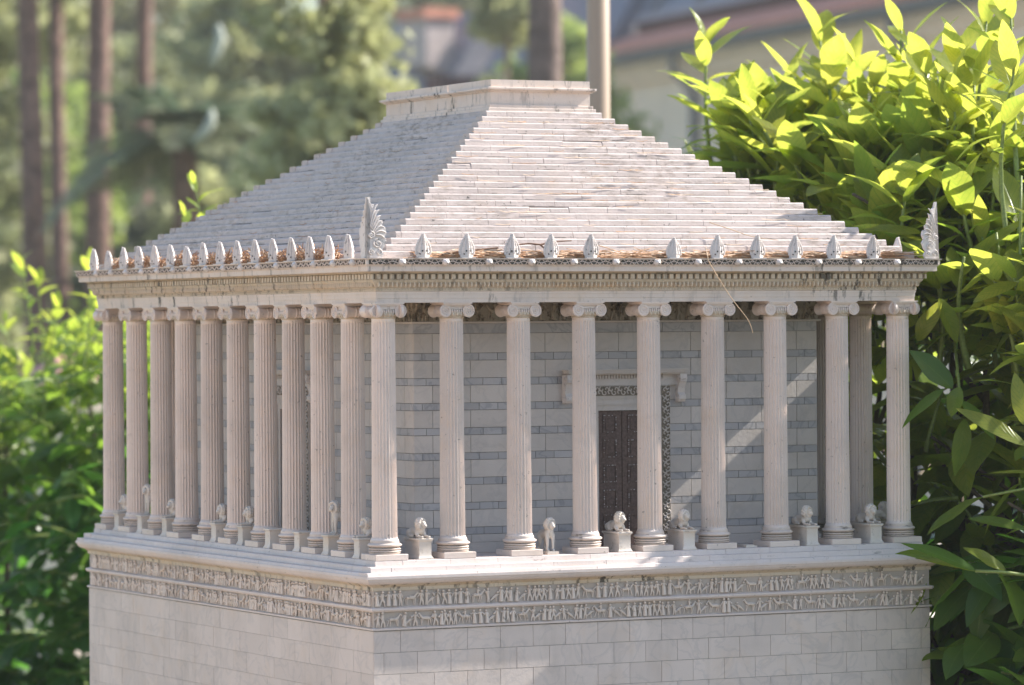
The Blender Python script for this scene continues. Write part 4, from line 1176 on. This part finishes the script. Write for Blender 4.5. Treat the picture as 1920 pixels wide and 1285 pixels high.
def right_shrub(name_label, y0, y1, tips, seed, ntop, nin, hero=False):
    rr = random.Random(seed)
    cx = 11.2 if not hero else 11.0
    t = thing("laurel_shrub", name_label, "shrub", (cx * U, (y0 + y1) / 2 * U, GZ), "laurel shrubs beside the model")
    lv = Leaves(); st = MB(); wd = MB()
    def H(x, y): return min(6.7, 4.6 + 0.34 * (x - 9.5) + 0.28 * (y - 1)) + 0.4 * mnoise.noise(Vector((x * .9, y * .9, seed)))
    for (u, v, d) in tips:
        shoot(lv, st, at(u, v, d), (rr.gauss(0, .08), rr.gauss(0, .08), 1), rr.uniform(.30, .42), rr.randint(16, 19), 0.126, 1.0, rr, start=.1)
    for i in range(ntop):
        x = rr.uniform(9.3, 13.8 if hero else 12.4); y = rr.uniform(y0, y1)
        if y > (x - 8) * 1.75 + 5.0: continue
        z = H(x, y) + rr.uniform(-0.9, 0.25)
        if -0.6 < y < 1.3: z = min(z, -3.45 + .8 * x + rr.uniform(-.3, .22))
        shoot(lv, st, UU(x, y, z), (rr.gauss(0, .16) - (.25 if x < 10 else 0), rr.gauss(0, .16), 1), rr.uniform(.18, .3), rr.randint(10, 15), rr.uniform(.12, .165), rr.uniform(.7, 1.0), rr)
    for i in range(nin):
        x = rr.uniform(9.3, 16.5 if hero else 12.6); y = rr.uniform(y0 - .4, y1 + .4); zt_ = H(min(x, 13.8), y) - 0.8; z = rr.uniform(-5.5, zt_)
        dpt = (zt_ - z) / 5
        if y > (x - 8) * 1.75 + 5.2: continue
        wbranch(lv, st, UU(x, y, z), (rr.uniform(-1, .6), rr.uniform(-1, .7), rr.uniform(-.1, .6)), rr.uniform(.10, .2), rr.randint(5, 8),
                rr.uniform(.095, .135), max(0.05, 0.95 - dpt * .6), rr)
    if hero:
        for i in range(260):
            x = rr.uniform(12.5, 17.5); y = rr.uniform(-1.5, 7); z = rr.uniform(-7.5, 3.2)
            wbranch(lv, st, UU(x, y, z), (rr.uniform(-1, .6), rr.uniform(-1, .7), rr.uniform(-.1, .5)), .2, 7, rr.uniform(.13, .17), .15, rr)
        for i in range(150):
            wbranch(lv, st, UU(rr.uniform(9.2, 11.5), rr.uniform(-1.8, 1.2), rr.uniform(-7, -.3)), (rr.uniform(-1, .6), rr.uniform(-1, .7), rr.uniform(-.1, .5)), .16, 7, .125, .12, rr)
        lv.n0 = len(lv.P)
        def hl(tipx, tipy, bx, by, d, tint, w=.2, dd=0.0, curl=.12):
            b = at(bx, by, d); p = at(tipx, tipy, d - dd); v = p - b
            n = Vector(_U2) * .8 + Vector(_F) * -.55 + Vector((rr.gauss(0, .15), rr.gauss(0, .15), 0))
            lv.add(b, v, n, v.length * 1.04, v.length * w, curl, tint)
        D = 6.70
        for a in ((1687, 791, 1769, 729, D, .12, .22, .03), (1781, 780, 1800, 726, D, .35, .3, .0), (1871, 817, 1800, 752, D + .03, .1, .22), (1802, 757, 1925, 836, D - .1, .75, .13),
                  (1795, 893, 1809, 786, D + .05, .3, .2), (1733, 989, 1843, 932, D, .35, .13), (1699, 1006, 1829, 1071, D - .12, .05, .17), (1721, 1037, 1829, 1071, D - .10, .45, .1),
                  (1812, 1020, 1885, 1071, D - .1, .55, .2), (1820, 963, 1925, 994, D - .05, .3, .14), (1843, 1152, 1920, 1079, D, .2, .2), (1829, 1206, 1848, 1079, D + .02, .12, .22),
                  (1888, 1164, 1940, 1130, D, .15, .25), (1854, 879, 1940, 887, D - .05, .7, .12), (1713, 653, 1786, 729, D + .06, .12, .24), (1667, 482, 1738, 452, 7.02, .7, .22),
                  (1622, 420, 1728, 438, 7.05, .8, .16), (1905, 700, 1925, 800, D - .1, .9, .2), (1760, 560, 1720, 640, D + .2, .8, .3), (1800, 640, 1760, 560, D + .2, .6, .2)):
            hl(*a)
        st.tube([at(1829, 1071, D - .12), at(1880, 1073, D - .13), at(1935, 1080, D - .1), at(2050, 1100, D)], 0.0028, 6)
        st.tube([at(1800, 740, D + .1), at(1790, 640, D + .35), at(1800, 540, D + .5), at(1830, 470, D + .6)], 0.0028, 6)
        st.tube([at(1843, 932, D), at(1930, 915, D), at(2040, 930, D + .1)], 0.0025, 6)
        st.tube([at(1848, 1079, D), at(1900, 1078, D)], 0.0025, 6)
    st2 = st.build("green_stems", M_STEM, t, metres=True, smooth=True)  # bare green stems only; their leaves are in foliage
    for i in range(7):
        x = cx + rr.uniform(-.8, 1.0); y = rr.uniform(y0, y1)
        b = Vector((x * U, y * U, GZ)); e = UU(x + rr.uniform(-.8, .8), y + rr.uniform(-.6, .6), 4.6)
        wd.tube([b, b.lerp(e, .35) + Vector((rr.gauss(0, .02), rr.gauss(0, .02), 0)), b.lerp(e, .7), e], [.016, .012, .008, .004], 7)
        for q in range(6):
            s0 = b.lerp(e, rr.uniform(.3, .9)); wd.tube([s0, s0 + Vector((rr.uniform(-.15, .12), rr.uniform(-.12, .12), .14)), s0 + Vector((rr.uniform(-.25, .2), rr.uniform(-.2, .2), .3))], [.006, .005, .003], 5)
    wd.build("branches", M_WOODSTEM, t, metres=True, smooth=True)
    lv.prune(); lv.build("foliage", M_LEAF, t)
right_shrub("tall glossy green laurel overlapping the right front corner of the model", -1.6, 3.0,
            [(1800, 85, 7.4), (1828, 140, 7.3), (1775, 200, 7.3), (1850, 40, 7.35), (1895, 5, 7.2), (1790, 150, 7.3), (1905, 120, 7.0), (1740, 230, 7.4), (1860, 210, 7.2), (1915, 330, 6.95), (1800, 330, 7.25)], 31, 70, 380, True)
right_shrub("sunlit yellow-green laurel whose shoots stand before the beige building", 3.0, 8.0,
            [(1690, 52, 7.6), (1752, 128, 7.6), (1612, 160, 7.7), (1655, 210, 7.6), (1568, 215, 7.8), (1710, 260, 7.5), (1640, 290, 7.4), (1580, 300, 7.6), (1602, 112, 7.8), (1645, 140, 7.7), (1722, 100, 7.5), (1548, 150, 7.8), (1500, 260, 7.7), (1450, 300, 7.9)], 37, 84, 105)
right_shrub("laurel with a lone tall shoot behind the right slope of the stepped roof", 8.0, 13.0,
            [(1325, 78, 8.05), (1535, 55, 7.95), (1455, 205, 8.0), (1400, 250, 8.1), (1495, 150, 8.0), (1370, 330, 8.0), (1310, 330, 8.2)], 41, 46, 60)

def left_shrub(label, u0, u1, v0, depth, seed, tips, n, nin, big=1.0):
    rr = random.Random(seed)
    c = at((u0 + u1) / 2, 640, depth)
    t = thing("garden_shrub", label, "shrub", (c.x, c.y, GZ), "blurred shrubs behind the left of the model")
    lv = Leaves(); st = MB(); wd = MB(); Ls = 0.075 * big
    for (u, v, d) in tips: shoot(lv, st, at(u, v, d), (rr.gauss(0, .1), rr.gauss(0, .1), 1), .26, 12, Ls, 1.0, rr, start=.1)
    for i in range(n):
        u = rr.uniform(u0, u1); d = depth + rr.uniform(-.5, .6)
        shoot(lv, st, at(u, v0 + rr.uniform(-20, 150), d), (rr.gauss(0, .3), rr.gauss(0, .3), 1), .2, 10, Ls * rr.uniform(.8, 1.1), rr.uniform(.6, 1.0), rr)
    for i in range(nin):
        u = rr.uniform(u0, u1); d = depth + rr.uniform(-.55, .6); q = rr.random(); v = v0 + 80 + q * 800
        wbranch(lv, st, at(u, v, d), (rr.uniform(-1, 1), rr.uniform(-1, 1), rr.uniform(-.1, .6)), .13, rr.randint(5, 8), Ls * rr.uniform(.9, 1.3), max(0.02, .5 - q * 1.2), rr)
    st.build("green_stems", M_STEM, t, metres=True)
    for i in range(6):
        b = Vector((c.x + rr.uniform(-.2, .2), c.y + rr.uniform(-.2, .2), GZ)); e = at(rr.uniform(u0, u1), v0 + 120, depth)
        wd.tube([b, b.lerp(e, .5) + Vector((rr.gauss(0, .03), rr.gauss(0, .03), 0)), e], [.018, .011, .004], 6)
    wd.build("branches", M_WOODSTEM, t, metres=True)
    lv.build("foliage", M_LEAF2, t)
left_shrub("bright green shrub at the left edge with one shoot above the rest", -420, 100, 650, 10.6, 61, [(38, 488, 10.3), (70, 520, 10.4), (10, 600, 10.5), (90, 640, 10.3)], 60, 520)
left_shrub("bright green shrub seen between the farthest left columns", 90, 420, 590, 10.2, 62, [(168, 495, 9.9), (185, 560, 10.0), (150, 610, 10.0), (210, 640, 10), (262, 600, 10)], 55, 420)
left_shrub("small lime-green shrub peeping over the left roof slope", 330, 560, 470, 9.0, 63, [(362, 338, 8.7), (372, 385, 8.7), (345, 400, 8.8)], 14, 60, .85)

# ------------------------------------------------------------------ trees
def rand_frames(n, rng, up=0.0):
    d = unit(rng.normal(size=(n, 3))); e = unit(np.cross(d, rng.normal(size=(n, 3)))); return d, e
def clump_faces(centres, radii, per, size, rng, elong=1.8, tint0=None, flat=0.7):
    n = len(centres); N = n * per
    C = np.repeat(centres, per, 0); Rr = np.repeat(radii, per)[:, None]
    off = unit(rng.normal(size=(N, 3))) * (rng.random((N, 1)) ** .45) * Rr; off[:, 2] *= flat
    P = C + off; d, e = rand_frames(N, rng)
    s = size * rng.uniform(.6, 1.4, (N, 1)); a = d * s * elong * .5; b = e * s * .5
    V = np.stack([P - a, P - b * .9, P + a, P + b * .9], 1).reshape(-1, 3)
    F = np.arange(N * 4).reshape(-1, 4)
    t = (rng.random(n) if tint0 is None else tint0); T = np.repeat(t, per) * .7 + rng.random(N) * .3
    return V, F, T
def tree(name, label, base, trunk_r, height, crown, mat, bark, seed, nclump, per, size, cr=0.5, lean=(0, 0), group=None, cat="tree", limb0=0.3, tint=(0.0, 1.0), gaps=0.0):
    """crown: (z0, z1, rx) in metres above the ground; limbs reach from the trunk into leaf clumps"""
    rng = np.random.default_rng(seed); rr = random.Random(seed)
    base = Vector((base.x, base.y, GZ)); t = thing(name, label, cat, base, group)
    tr = MB(); n = 9; pts = []; rad = []
    for i in range(n):
        f = i / (n - 1); pts.append(base + Vector((lean[0] * f + .05 * (math.sin(f * 5 + seed) - math.sin(seed)), lean[1] * f + .04 * math.cos(f * 4 + seed), height * f))); rad.append(trunk_r * (1.12 - .75 * f) if f > 0 else trunk_r * 1.35)
    tr.tube(pts, rad, 12)
    z0, z1, rx = crown
    cen = []; rads = []; tt = []
    nl = max(8, nclump // 9)
    for i in range(nl):
        f = rr.random(); z = z0 + (z1 - z0) * f; k = int(min(n - 1, z / height * (n - 1))); p = pts[k].copy(); p.z = GZ + z - .15 * (z1 - z0) * rr.random() * .3
        an = rr.uniform(0, 2 * PI); reach = rx * rr.uniform(.45, 1.0) * math.sqrt(max(0.12, 1 - (2 * f - .8) ** 2 * .8))
        e = p + Vector((math.cos(an) * reach, math.sin(an) * reach, rr.uniform(-.15, .35) * reach))
        mid = p.lerp(e, .5) + Vector((0, 0, .08 * reach))
        tr.tube([p, mid, e], [trunk_r * .32, trunk_r * .2, trunk_r * .06], 6)
        bt = rr.uniform(*tint)
        for q in range(9):
            w = rr.uniform(.25, 1.1); c = p.lerp(e, w) + Vector((rr.gauss(0, .16), rr.gauss(0, .16), rr.gauss(0, .12))) * rx * .7
            cen.append(tuple(c)); rads.append(cr * rr.uniform(.6, 1.2)); tt.append(min(1, max(0, bt + rr.gauss(0, .18))))
    tr.build("trunk", bark, t, metres=True, smooth=True)
    V, F, T = clump_faces(np.array(cen), np.array(rads), per, size, rng, tint0=np.array(tt))
    quads("crown", V, F, mat, t, T)
    return t
PG = "pine trees behind the model on the left"
def pine(label, u, d, r, seed, lean=(0, 0), z0=3.2, tint=(0, .6)):
    tree("pine_tree", label, at(u, 600, d), r, 8.5, (z0 + .55, 8.6, 1.15), M_PINE, M_BARK, seed, 220, 22, .085, .22, lean, PG, tint=tint)
pine("pine tree with a thick dark trunk near the left edge", 74, 26, .088, 71, (.02, 0), 3.6)
pine("slender pine just right of the leftmost thick trunk", 124, 27, .062, 72, (0, 0), 3.6)
pine("thick reddish pine trunk third from the left edge", 188, 26, .09, 73, (0, 0), 3.5)
pine("pine trunk rising just left of the roof slope", 258, 31, .082, 74, (0, 0), 3.8)
tree("pine_tree", "grey-brown pine trunk rising behind the top platform of the roof", at(996, 600, 19), .10, 7, (4.3, 7, .9), M_PINE, M_BARKGREY, 75, 200, 24, .08, .2, (.05, 0), None, tint=(.2, .8))
OG = "broadleaf trees filling the garden behind the model"
def bush_tree(label, u, d, seed, crown, mat, name="olive_tree", size=.075, r=.06, n=380, per=30, cr=.2, tint=(0, 1), h=None):
    tree(name, label, at(u, 600, d), r, h or crown[1] * .95, crown, mat, M_BARK, seed, n, per, size, cr, (0, 0), OG, tint=tint)
bush_tree("pale olive tree whose boughs hang just left of the roof platform", 600, 21, 81, (2.0, 4.2, .5), M_OLIVE, n=300, per=20, cr=.15, size=.065, tint=(.65, 1))
bush_tree("dusky green tree filling the upper left corner", 100, 52, 82, (3.6, 8.0, 2.2), M_PINE, "dark_tree", n=600, tint=(0, 1), cr=.35, size=.12)
bush_tree("low olive tree behind the left roof slope", 520, 27, 83, (.6, 2.5, 1.2), M_OLIVE, n=520, size=.07)
bush_tree("yellow-green tree seen between the two leftmost trunks", 60, 42, 84, (.4, 4.0, 1.6), M_LIME, "lime_green_tree", n=500, size=.1, cr=.28, tint=(0, .5))
bush_tree("grey-green tree behind the slender trunks", 220, 46, 85, (.3, 4.6, 1.9), M_OLIVE, "grey_green_tree", n=600, size=.1, cr=.3, tint=(0, .6))
bush_tree("brownish green tree far behind the blue-green palm", 400, 50, 86, (.3, 5.2, 2.0), M_OLIVE, "grey_green_tree", n=600, size=.11, cr=.3, tint=(0, .7))
bush_tree("young tree with lime leaves in front of the slate roofs", 890, 27, 87, (1.6, 3.0, .36), M_LIME, "young_tree", n=150, size=.06, r=.03, cr=.13, tint=(0, .9))
bush_tree("yellow-green tree between the grey-brown trunk and the beige post", 1070, 40, 88, (.6, 4.6, .9), M_LIME, "lime_green_tree", n=420, size=.09, cr=.25)
bush_tree("dense dark tree low behind the left columns", 360, 28, 89, (.2, 2.3, 1.0), M_PINE, "dark_tree", n=480, size=.08, tint=(0, .7))
bush_tree("olive tree left of the leftmost trunk", -60, 30, 90, (.3, 5.0, 1.3), M_OLIVE, n=500, size=.09, cr=.26, tint=(0, .6))
bush_tree("pale grey-green tree in front of the slate-roofed house", 950, 33, 91, (2.6, 4.6, .28), M_OLIVE, "grey_green_tree", n=90, size=.08, cr=.18, tint=(.2, 1), r=.04)
bush_tree("olive tree behind the dry pale fronds", 480, 38, 92, (1.5, 5.0, 1.1), M_OLIVE, n=480, size=.09, cr=.24, tint=(.1, .9))

bush_tree("pale hazy tree rising behind the slate-roofed house", 850, 62, 93, (3.2, 8.5, 2.3), M_OLIVE, "grey_green_tree", n=620, size=.13, cr=.34, tint=(.2, .9))
# blue-green palm with two pale dry fronds
PD = 25
t = thing("palm_tree", "blurred blue-green palm with two pale dry fronds left of the roof", "palm tree", (at(345, 600, 25).x, at(345, 600, 25).y, GZ))
rr = random.Random(9)
mb = MB(); b = Vector((at(345, 600, 25).x, at(345, 600, 25).y, GZ)); top = at(345, 250, 25)
mb.tube([b, b.lerp(top, .5) + Vector((.03, 0, 0)), top], [.11, .09, .08], 10); mb.build("trunk", M_BARK, t, metres=True)
def frond(mb, base, direc, L, droop, w):
    d = Vector(direc).normalized(); P = []
    for i in range(11):
        f = i / 10; P.append(base + d * L * f + Vector((0, 0, -droop * L * f * f)))
    mb.tube(P, [.012 * (1 - f / 12) for f in range(11)], 5)
    sd = d.cross(Vector((0, 0, 1))).normalized()
    for i in range(44):
        f = .12 + .86 * i / 44; k = min(9, int(f * 10)); p = P[k].lerp(P[k + 1], f * 10 - k); ax = (P[k + 1] - P[k]).normalized()
        for sg in (-1, 1):
            ld = (ax * .6 + sd * sg + Vector((0, 0, rr.uniform(-.45, .1)))).normalized(); ll = w * math.sin(PI * min(1, f * .9 + .1)) * rr.uniform(.8, 1.1) + .03
            q = ax * .012; mb.add([p - q, p + ld * ll * .5 - q * 1.3, p + ld * ll, p + ld * ll * .5 + q * 1.3], [(0, 1, 2, 3)], rr.random())
for i in range(30):
    mb = MB(); an = i * 2.4; el = rr.uniform(-.5, 1.1)
    frond(mb, top, (math.cos(an) * math.cos(el), math.sin(an) * math.cos(el), math.sin(el)), rr.uniform(.5, 1.05), rr.uniform(.15, .7), .2)
    mb.build("frond", M_TEAL, t, metres=True)
M_DRYF = plain("dry_pale_frond", (0.42, 0.44, 0.36), 0.7, .2, 30)
for (a, bb, c) in (((400, 95), (412, 40), (396, 140)), ((392, 215), (365, 268), (398, 235))):
    mb = MB(); pts = [at(a[0], a[1], 19.3), at((a[0] + bb[0]) / 2 + 8, (a[1] + bb[1]) / 2 + 4, 19.3), at(*bb, 19.3)] if False else None
for P in ([(410, 45), (414, 70), (405, 100), (397, 128)], [(398, 205), (396, 228), (385, 248), (362, 268)]):
    mb = MB(); pts = [at(u, v, 23.5) for u, v in P]
    mb.tube(pts, [.014, .032, .034, .016], 8); mb.build("dry_frond", M_DRYF, t, metres=True, smooth=True)

# far wood behind everything
def far_wood():
    rng = np.random.default_rng(77); n = 2600
    u = rng.uniform(-1500, 3300, n); d = rng.uniform(75, 110, n); h = rng.random(n) ** .8
    P = np.array([tuple(at(uu, 640, dd)) for uu, dd in zip(u, d)]); topz = 7.2 + 1.3 * np.sin(u * .006) + .8 * np.sin(u * .021)
    P[:, 2] = GZ + h * topz
    V, F, T = clump_faces(P, rng.uniform(.5, 1.1, n), 26, .32, rng, tint0=rng.random(n) * .8)
    o = quads("far_wood", V, F, M_OLIVE, None, T); tag(o, "far hazy wood closing the view behind the garden", "wood", None, "stuff")
far_wood()
def hill():
    m = plain("dry_hill_grass", (0.16, 0.15, 0.08), .9, .4, .6)
    mb = MB(); N = 60; vs = []
    for j in range(7):
        for i in range(N + 1):
            p = at(-2200 + 6000 * i / N, 640, 118 + j * 12); z = GZ - .3 + (4.5 + 1.2 * math.sin(i * .31) + .6 * math.sin(i * .83)) * math.sin(PI / 2 * min(1, j / 4)); vs.append((p.x, p.y, z))
    fs = [(j * (N + 1) + i, j * (N + 1) + i + 1, (j + 1) * (N + 1) + i + 1, (j + 1) * (N + 1) + i) for j in range(6) for i in range(N)]
    mb.add(vs, fs); tag(mb.build("hill", m, metres=True, smooth=True), kind="structure")
hill()

# ================================================================== BUILDINGS, POST
M_PLASTER = plain("beige_plaster", (0.92, 0.74, 0.57), .85, .08, 2)
M_GUTTER = plain("grey_gutter_metal", (0.16, 0.16, 0.17), .5, .1, 5, .3)
M_TILE = plain("faded_red_roof_tile", (0.62, 0.25, 0.16), .8, .25, 6)
M_MAROON = plain("dark_maroon_board", (0.10, 0.035, 0.035), .7, .2, 5)
M_SLATE = plain("slate_blue_sheet", (0.19, 0.19, 0.235), .6, .15, 3)
M_FLASH = plain("lavender_flashing", (0.32, 0.31, 0.38), .5, .1, 3)
M_POST = plain("painted_beige_post", (0.40, 0.285, 0.20), .45, .04, 1, 0, 0.0)
def building():
    A = at(1128, 640, 45.3); B = at(2500, 640, 30.6)
    A.z = B.z = 0; dr = (B - A).normalized(); nr = Vector((-dr.y, dr.x, 0));
    if nr.dot(Vector((CAM[0], CAM[1], 0)) - A) < 0: nr = -nr
    Lb = (B - A).length; ze = 3.33
    t = thing("beige_building", "blurred beige building with red tiled eaves and slate upper panels behind the shrub", "building", (A.x, A.y, GZ))
    R = Matrix((( dr.x, nr.x, 0), (dr.y, nr.y, 0), (0, 0, 1)))
    def bx(mb, l0, l1, o0, o1, z0, z1, tint=.5):
        c = A + dr * (l0 + l1) / 2 + nr * (o0 + o1) / 2; c.z = (z0 + z1) / 2
        mb.xbox(Matrix.Translation(c) @ R.to_4x4(), ((l1 - l0) / 2, (o1 - o0) / 2, (z1 - z0) / 2), tint)
    def slab(mb, l0, l1, prof, tint=.5):
        vs = [A + dr * l + nr * o + Vector((0, 0, z)) for l in (l0, l1) for o, z in prof]; n = len(prof)
        mb.add(vs, [(i, (i + 1) % n, (i + 1) % n + n, i + n) for i in range(n)] + [tuple(range(n)), tuple(range(2 * n - 1, n - 1, -1))], tint)
    mb = MB(); bx(mb, 0, Lb, -5, 0, GZ, ze - .1); bx(mb, -.06, Lb, 0.0, .10, ze - .30, ze - .2); bx(mb, -.1, Lb, 0.001, .18, ze - .2, ze - .1); mb.build("wall", M_PLASTER, t, metres=True)
    mb = MB(); slab(mb, -.2, Lb, [(.20, ze - .10), (.36, ze - .10), (.38, ze - .02), (.38, ze), (.20, ze)]); mb.build("gutter", M_GUTTER, t, metres=True)
    mb = MB(); l = -.2
    while l < Lb:
        slab(mb, l, l + .19, [(.36, ze + .002), (.37, ze + .045), (-.55, ze + .36), (-.55, ze + .30), (.1, ze + .05)], RND.random()); l += .205
    rf = mb.build("tiled_roof", M_TILE, t, metres=True)
    mb = MB(); bx(mb, -.1, Lb, -.62, -.5, ze + .25, ze + .46); mb.build("dark_board", M_MAROON, t, metres=True)
    mb = MB(); bx(mb, -.1, Lb, -.66, -.44, ze + .461, ze + .54); mb.build("flashing", M_FLASH, t, metres=True)
    mb = MB(); l = -.2; k = 0
    while l < Lb:
        w = 1.15 if k % 2 else .85
        slab(mb, l, l + w - .04, [(-.55, ze + .54), (-.50, ze + .545), (-1.9, ze + 2.6), (-1.95, ze + 2.56)], .5); l += w; k += 1
    mb.build("slate_panels", M_SLATE, t, metres=True)
    mb = MB(); bx(mb, 0, Lb, -3.2, -2.2, ze + .2, ze + 2.4); mb.build("upper_wall", M_MAROON, t, metres=True)
    l = 0.35
    while l < Lb - .3:
        mb = MB(); 
        q = lambda x, o, z: A + dr * (l + x) + nr * o + Vector((0, 0, z))
        mb.tube([q(0, -.48, ze + .56), q(.5, -1.2, ze + 1.6), q(.9, -1.8, ze + 2.5)], .035, 5); mb.build("roof_seam", M_GUTTER, t, metres=True); l += 1.35
    for u in (1266, 1676):
        best = min((i / 400 * Lb for i in range(400)), key=lambda s: abs(px_u(A + dr * s + nr * .28) - u))
        mb = MB(); q = lambda o, z: A + dr * best + nr * o + Vector((0, 0, z))
        mb.tube([q(.29, ze - .09), q(.29, ze - .26), q(.12, ze - .42), q(.06, ze - .55), q(.06, GZ)], .045, 8); mb.build("downpipe", M_GUTTER, t, metres=True)
building()
def house2():
    D = 48
    A = at(690, 640, D); B = at(1040, 640, D - 3); A.z = B.z = 0
    dr = (B - A).normalized(); nr = Vector((dr.y, -dr.x, 0)); Lb = (B - A).length
    t = thing("slate_roofed_house", "blurred house with steep slate-blue roofs and a pink chimney seen through the trees", "house", (A.x, A.y, GZ))
    def pr(mb, l0, l1, prof):
        vs = [A + dr * l + nr * o + Vector((0, 0, z)) for l in (l0, l1) for o, z in prof]; n = len(prof)
        mb.add(vs, [(i, (i + 1) % n, (i + 1) % n + n, i + n) for i in range(n)] + [tuple(range(n)), tuple(range(2 * n - 1, n - 1, -1))])
    mb = MB(); pr(mb, -.6, Lb, [(0, GZ), (0, 2.5), (-4, 2.5), (-4, GZ)]); mb.build("wall", M_PLASTER, t, metres=True)
    mb = MB(); pr(mb, -.7, Lb * .34, [(.2, 2.45), (-.9, 4.1), (-2, 4.15), (-3, 2.5)]); pr(mb, Lb * .44, Lb + .1, [(.2, 2.35), (-1.3, 4.4), (-3, 4.4), (-4, 2.4)]); mb.build("roof", M_SLATE, t, metres=True)
    mb = MB(); pr(mb, Lb * .35, Lb * .43, [(.05, 2.3), (.05, 3.3), (-1, 3.3), (-1, 2.3)]); mb.build("red_panel", M_MAROON, t, metres=True)
    M_PINK = plain("pale_pink_plaster", (.46, .38, .36), .8, .1, 3)
    mb = MB(); pr(mb, Lb * .16, Lb * .30, [(-.1, 3.45), (-.1, 4.0), (-.5, 4.0), (-.5, 3.3)]); ch = mb.build("chimney", M_PINK, t, metres=True)
    mb = MB(); pr(mb, Lb * .15, Lb * .31, [(-.05, 4.0), (-.05, 4.12), (-.55, 4.12), (-.55, 4.0)]); mb.build("chimney_cap", M_TILE, ch, metres=True)
    mb = MB(); pr(mb, Lb * .60, Lb * .74, [(-.2, 3.9), (-.2, 4.5), (-.7, 4.5), (-.7, 3.6)]); mb.build("chimney", M_PINK, t, metres=True)
house2()
def post():
    p = at(1124, 600, 9.4); b = Vector((p.x, p.y, GZ))
    t = thing("metal_post", "smooth beige metal post standing behind the right end of the roof platform", "post", b)
    mb = MB(); mb.tube([b, b + Vector((0, 0, 1.5)), b + Vector((.004, 0, 3.6))], .0275, 20); mb.build("shaft", M_POST, t, metres=True, smooth=True)
    mb = MB(); mb.lathe([(.055, GZ), (.055, GZ + .012), (.035, GZ + .02), (.028, GZ + .05)], 20, (b.x, b.y)); mb.build("base_flange", M_POST, t, metres=True)
    mb = MB(); mb.lathe([(.026, GZ + 3.6), (.10, GZ + 3.62), (.11, GZ + 3.72), (.03, GZ + 3.80)], 20, (b.x, b.y)); mb.build("lamp_head", M_GUTTER, t, metres=True)
post()
def model_house():
    c = at(120, 650, 14.0); b = Vector((c.x, c.y, GZ)); t = thing("red_roofed_model_house", "small blurred red roof showing above the shrub at the left", "model building", b)
    x0, x1, y0, y1 = b.x - .07, b.x + .10, b.y - .2, b.y + .2
    mb = MB(); mb.box(x0, x1, y0, y1, GZ, .20); mb.build("wall", M_PLASTER, t, metres=True)
    M_PK = plain("faded_pink_tile", (0.55, 0.27, 0.24), .8, .2, 20)
    mb = MB(); mb.add([(x0 - .04, y0 - .05, .198), (x1 + .04, y0 - .05, .198), (x1 + .04, y1 + .05, .198), (x0 - .04, y1 + .05, .198), (x0 + .04, (y0 + y1) / 2, .28), (x1 - .04, (y0 + y1) / 2, .28)],
                      [(3, 2, 1, 0), (0, 1, 5, 4), (1, 2, 5), (2, 3, 4, 5), (3, 0, 4)]); mb.build("roof", M_PK, t, metres=True)
model_house()

# ================================================================== AIR
def haze():
    m = bpy.data.materials.new("pale_haze"); m.use_nodes = True; nt = m.node_tree
    for n in list(nt.nodes):
        if n.type == 'BSDF_PRINCIPLED': nt.nodes.remove(n)
    v = nt.nodes.new("ShaderNodeVolumePrincipled"); v.inputs["Color"].default_value = (0.95, 0.95, 0.93, 1); v.inputs["Density"].default_value = 0.0015
    v.inputs["Anisotropy"].default_value = 0.2
    nt.links.new(v.outputs[0], nt.nodes["Material Output"].inputs["Volume"])
    mb = MB(); c = at(960, 640, 80); mb.box(-170, 190, -30, 215, GZ - 1.0, 13)
    tag(mb.build("haze", m, metres=True), kind="stuff", label="thin pale haze in the garden air")
haze()
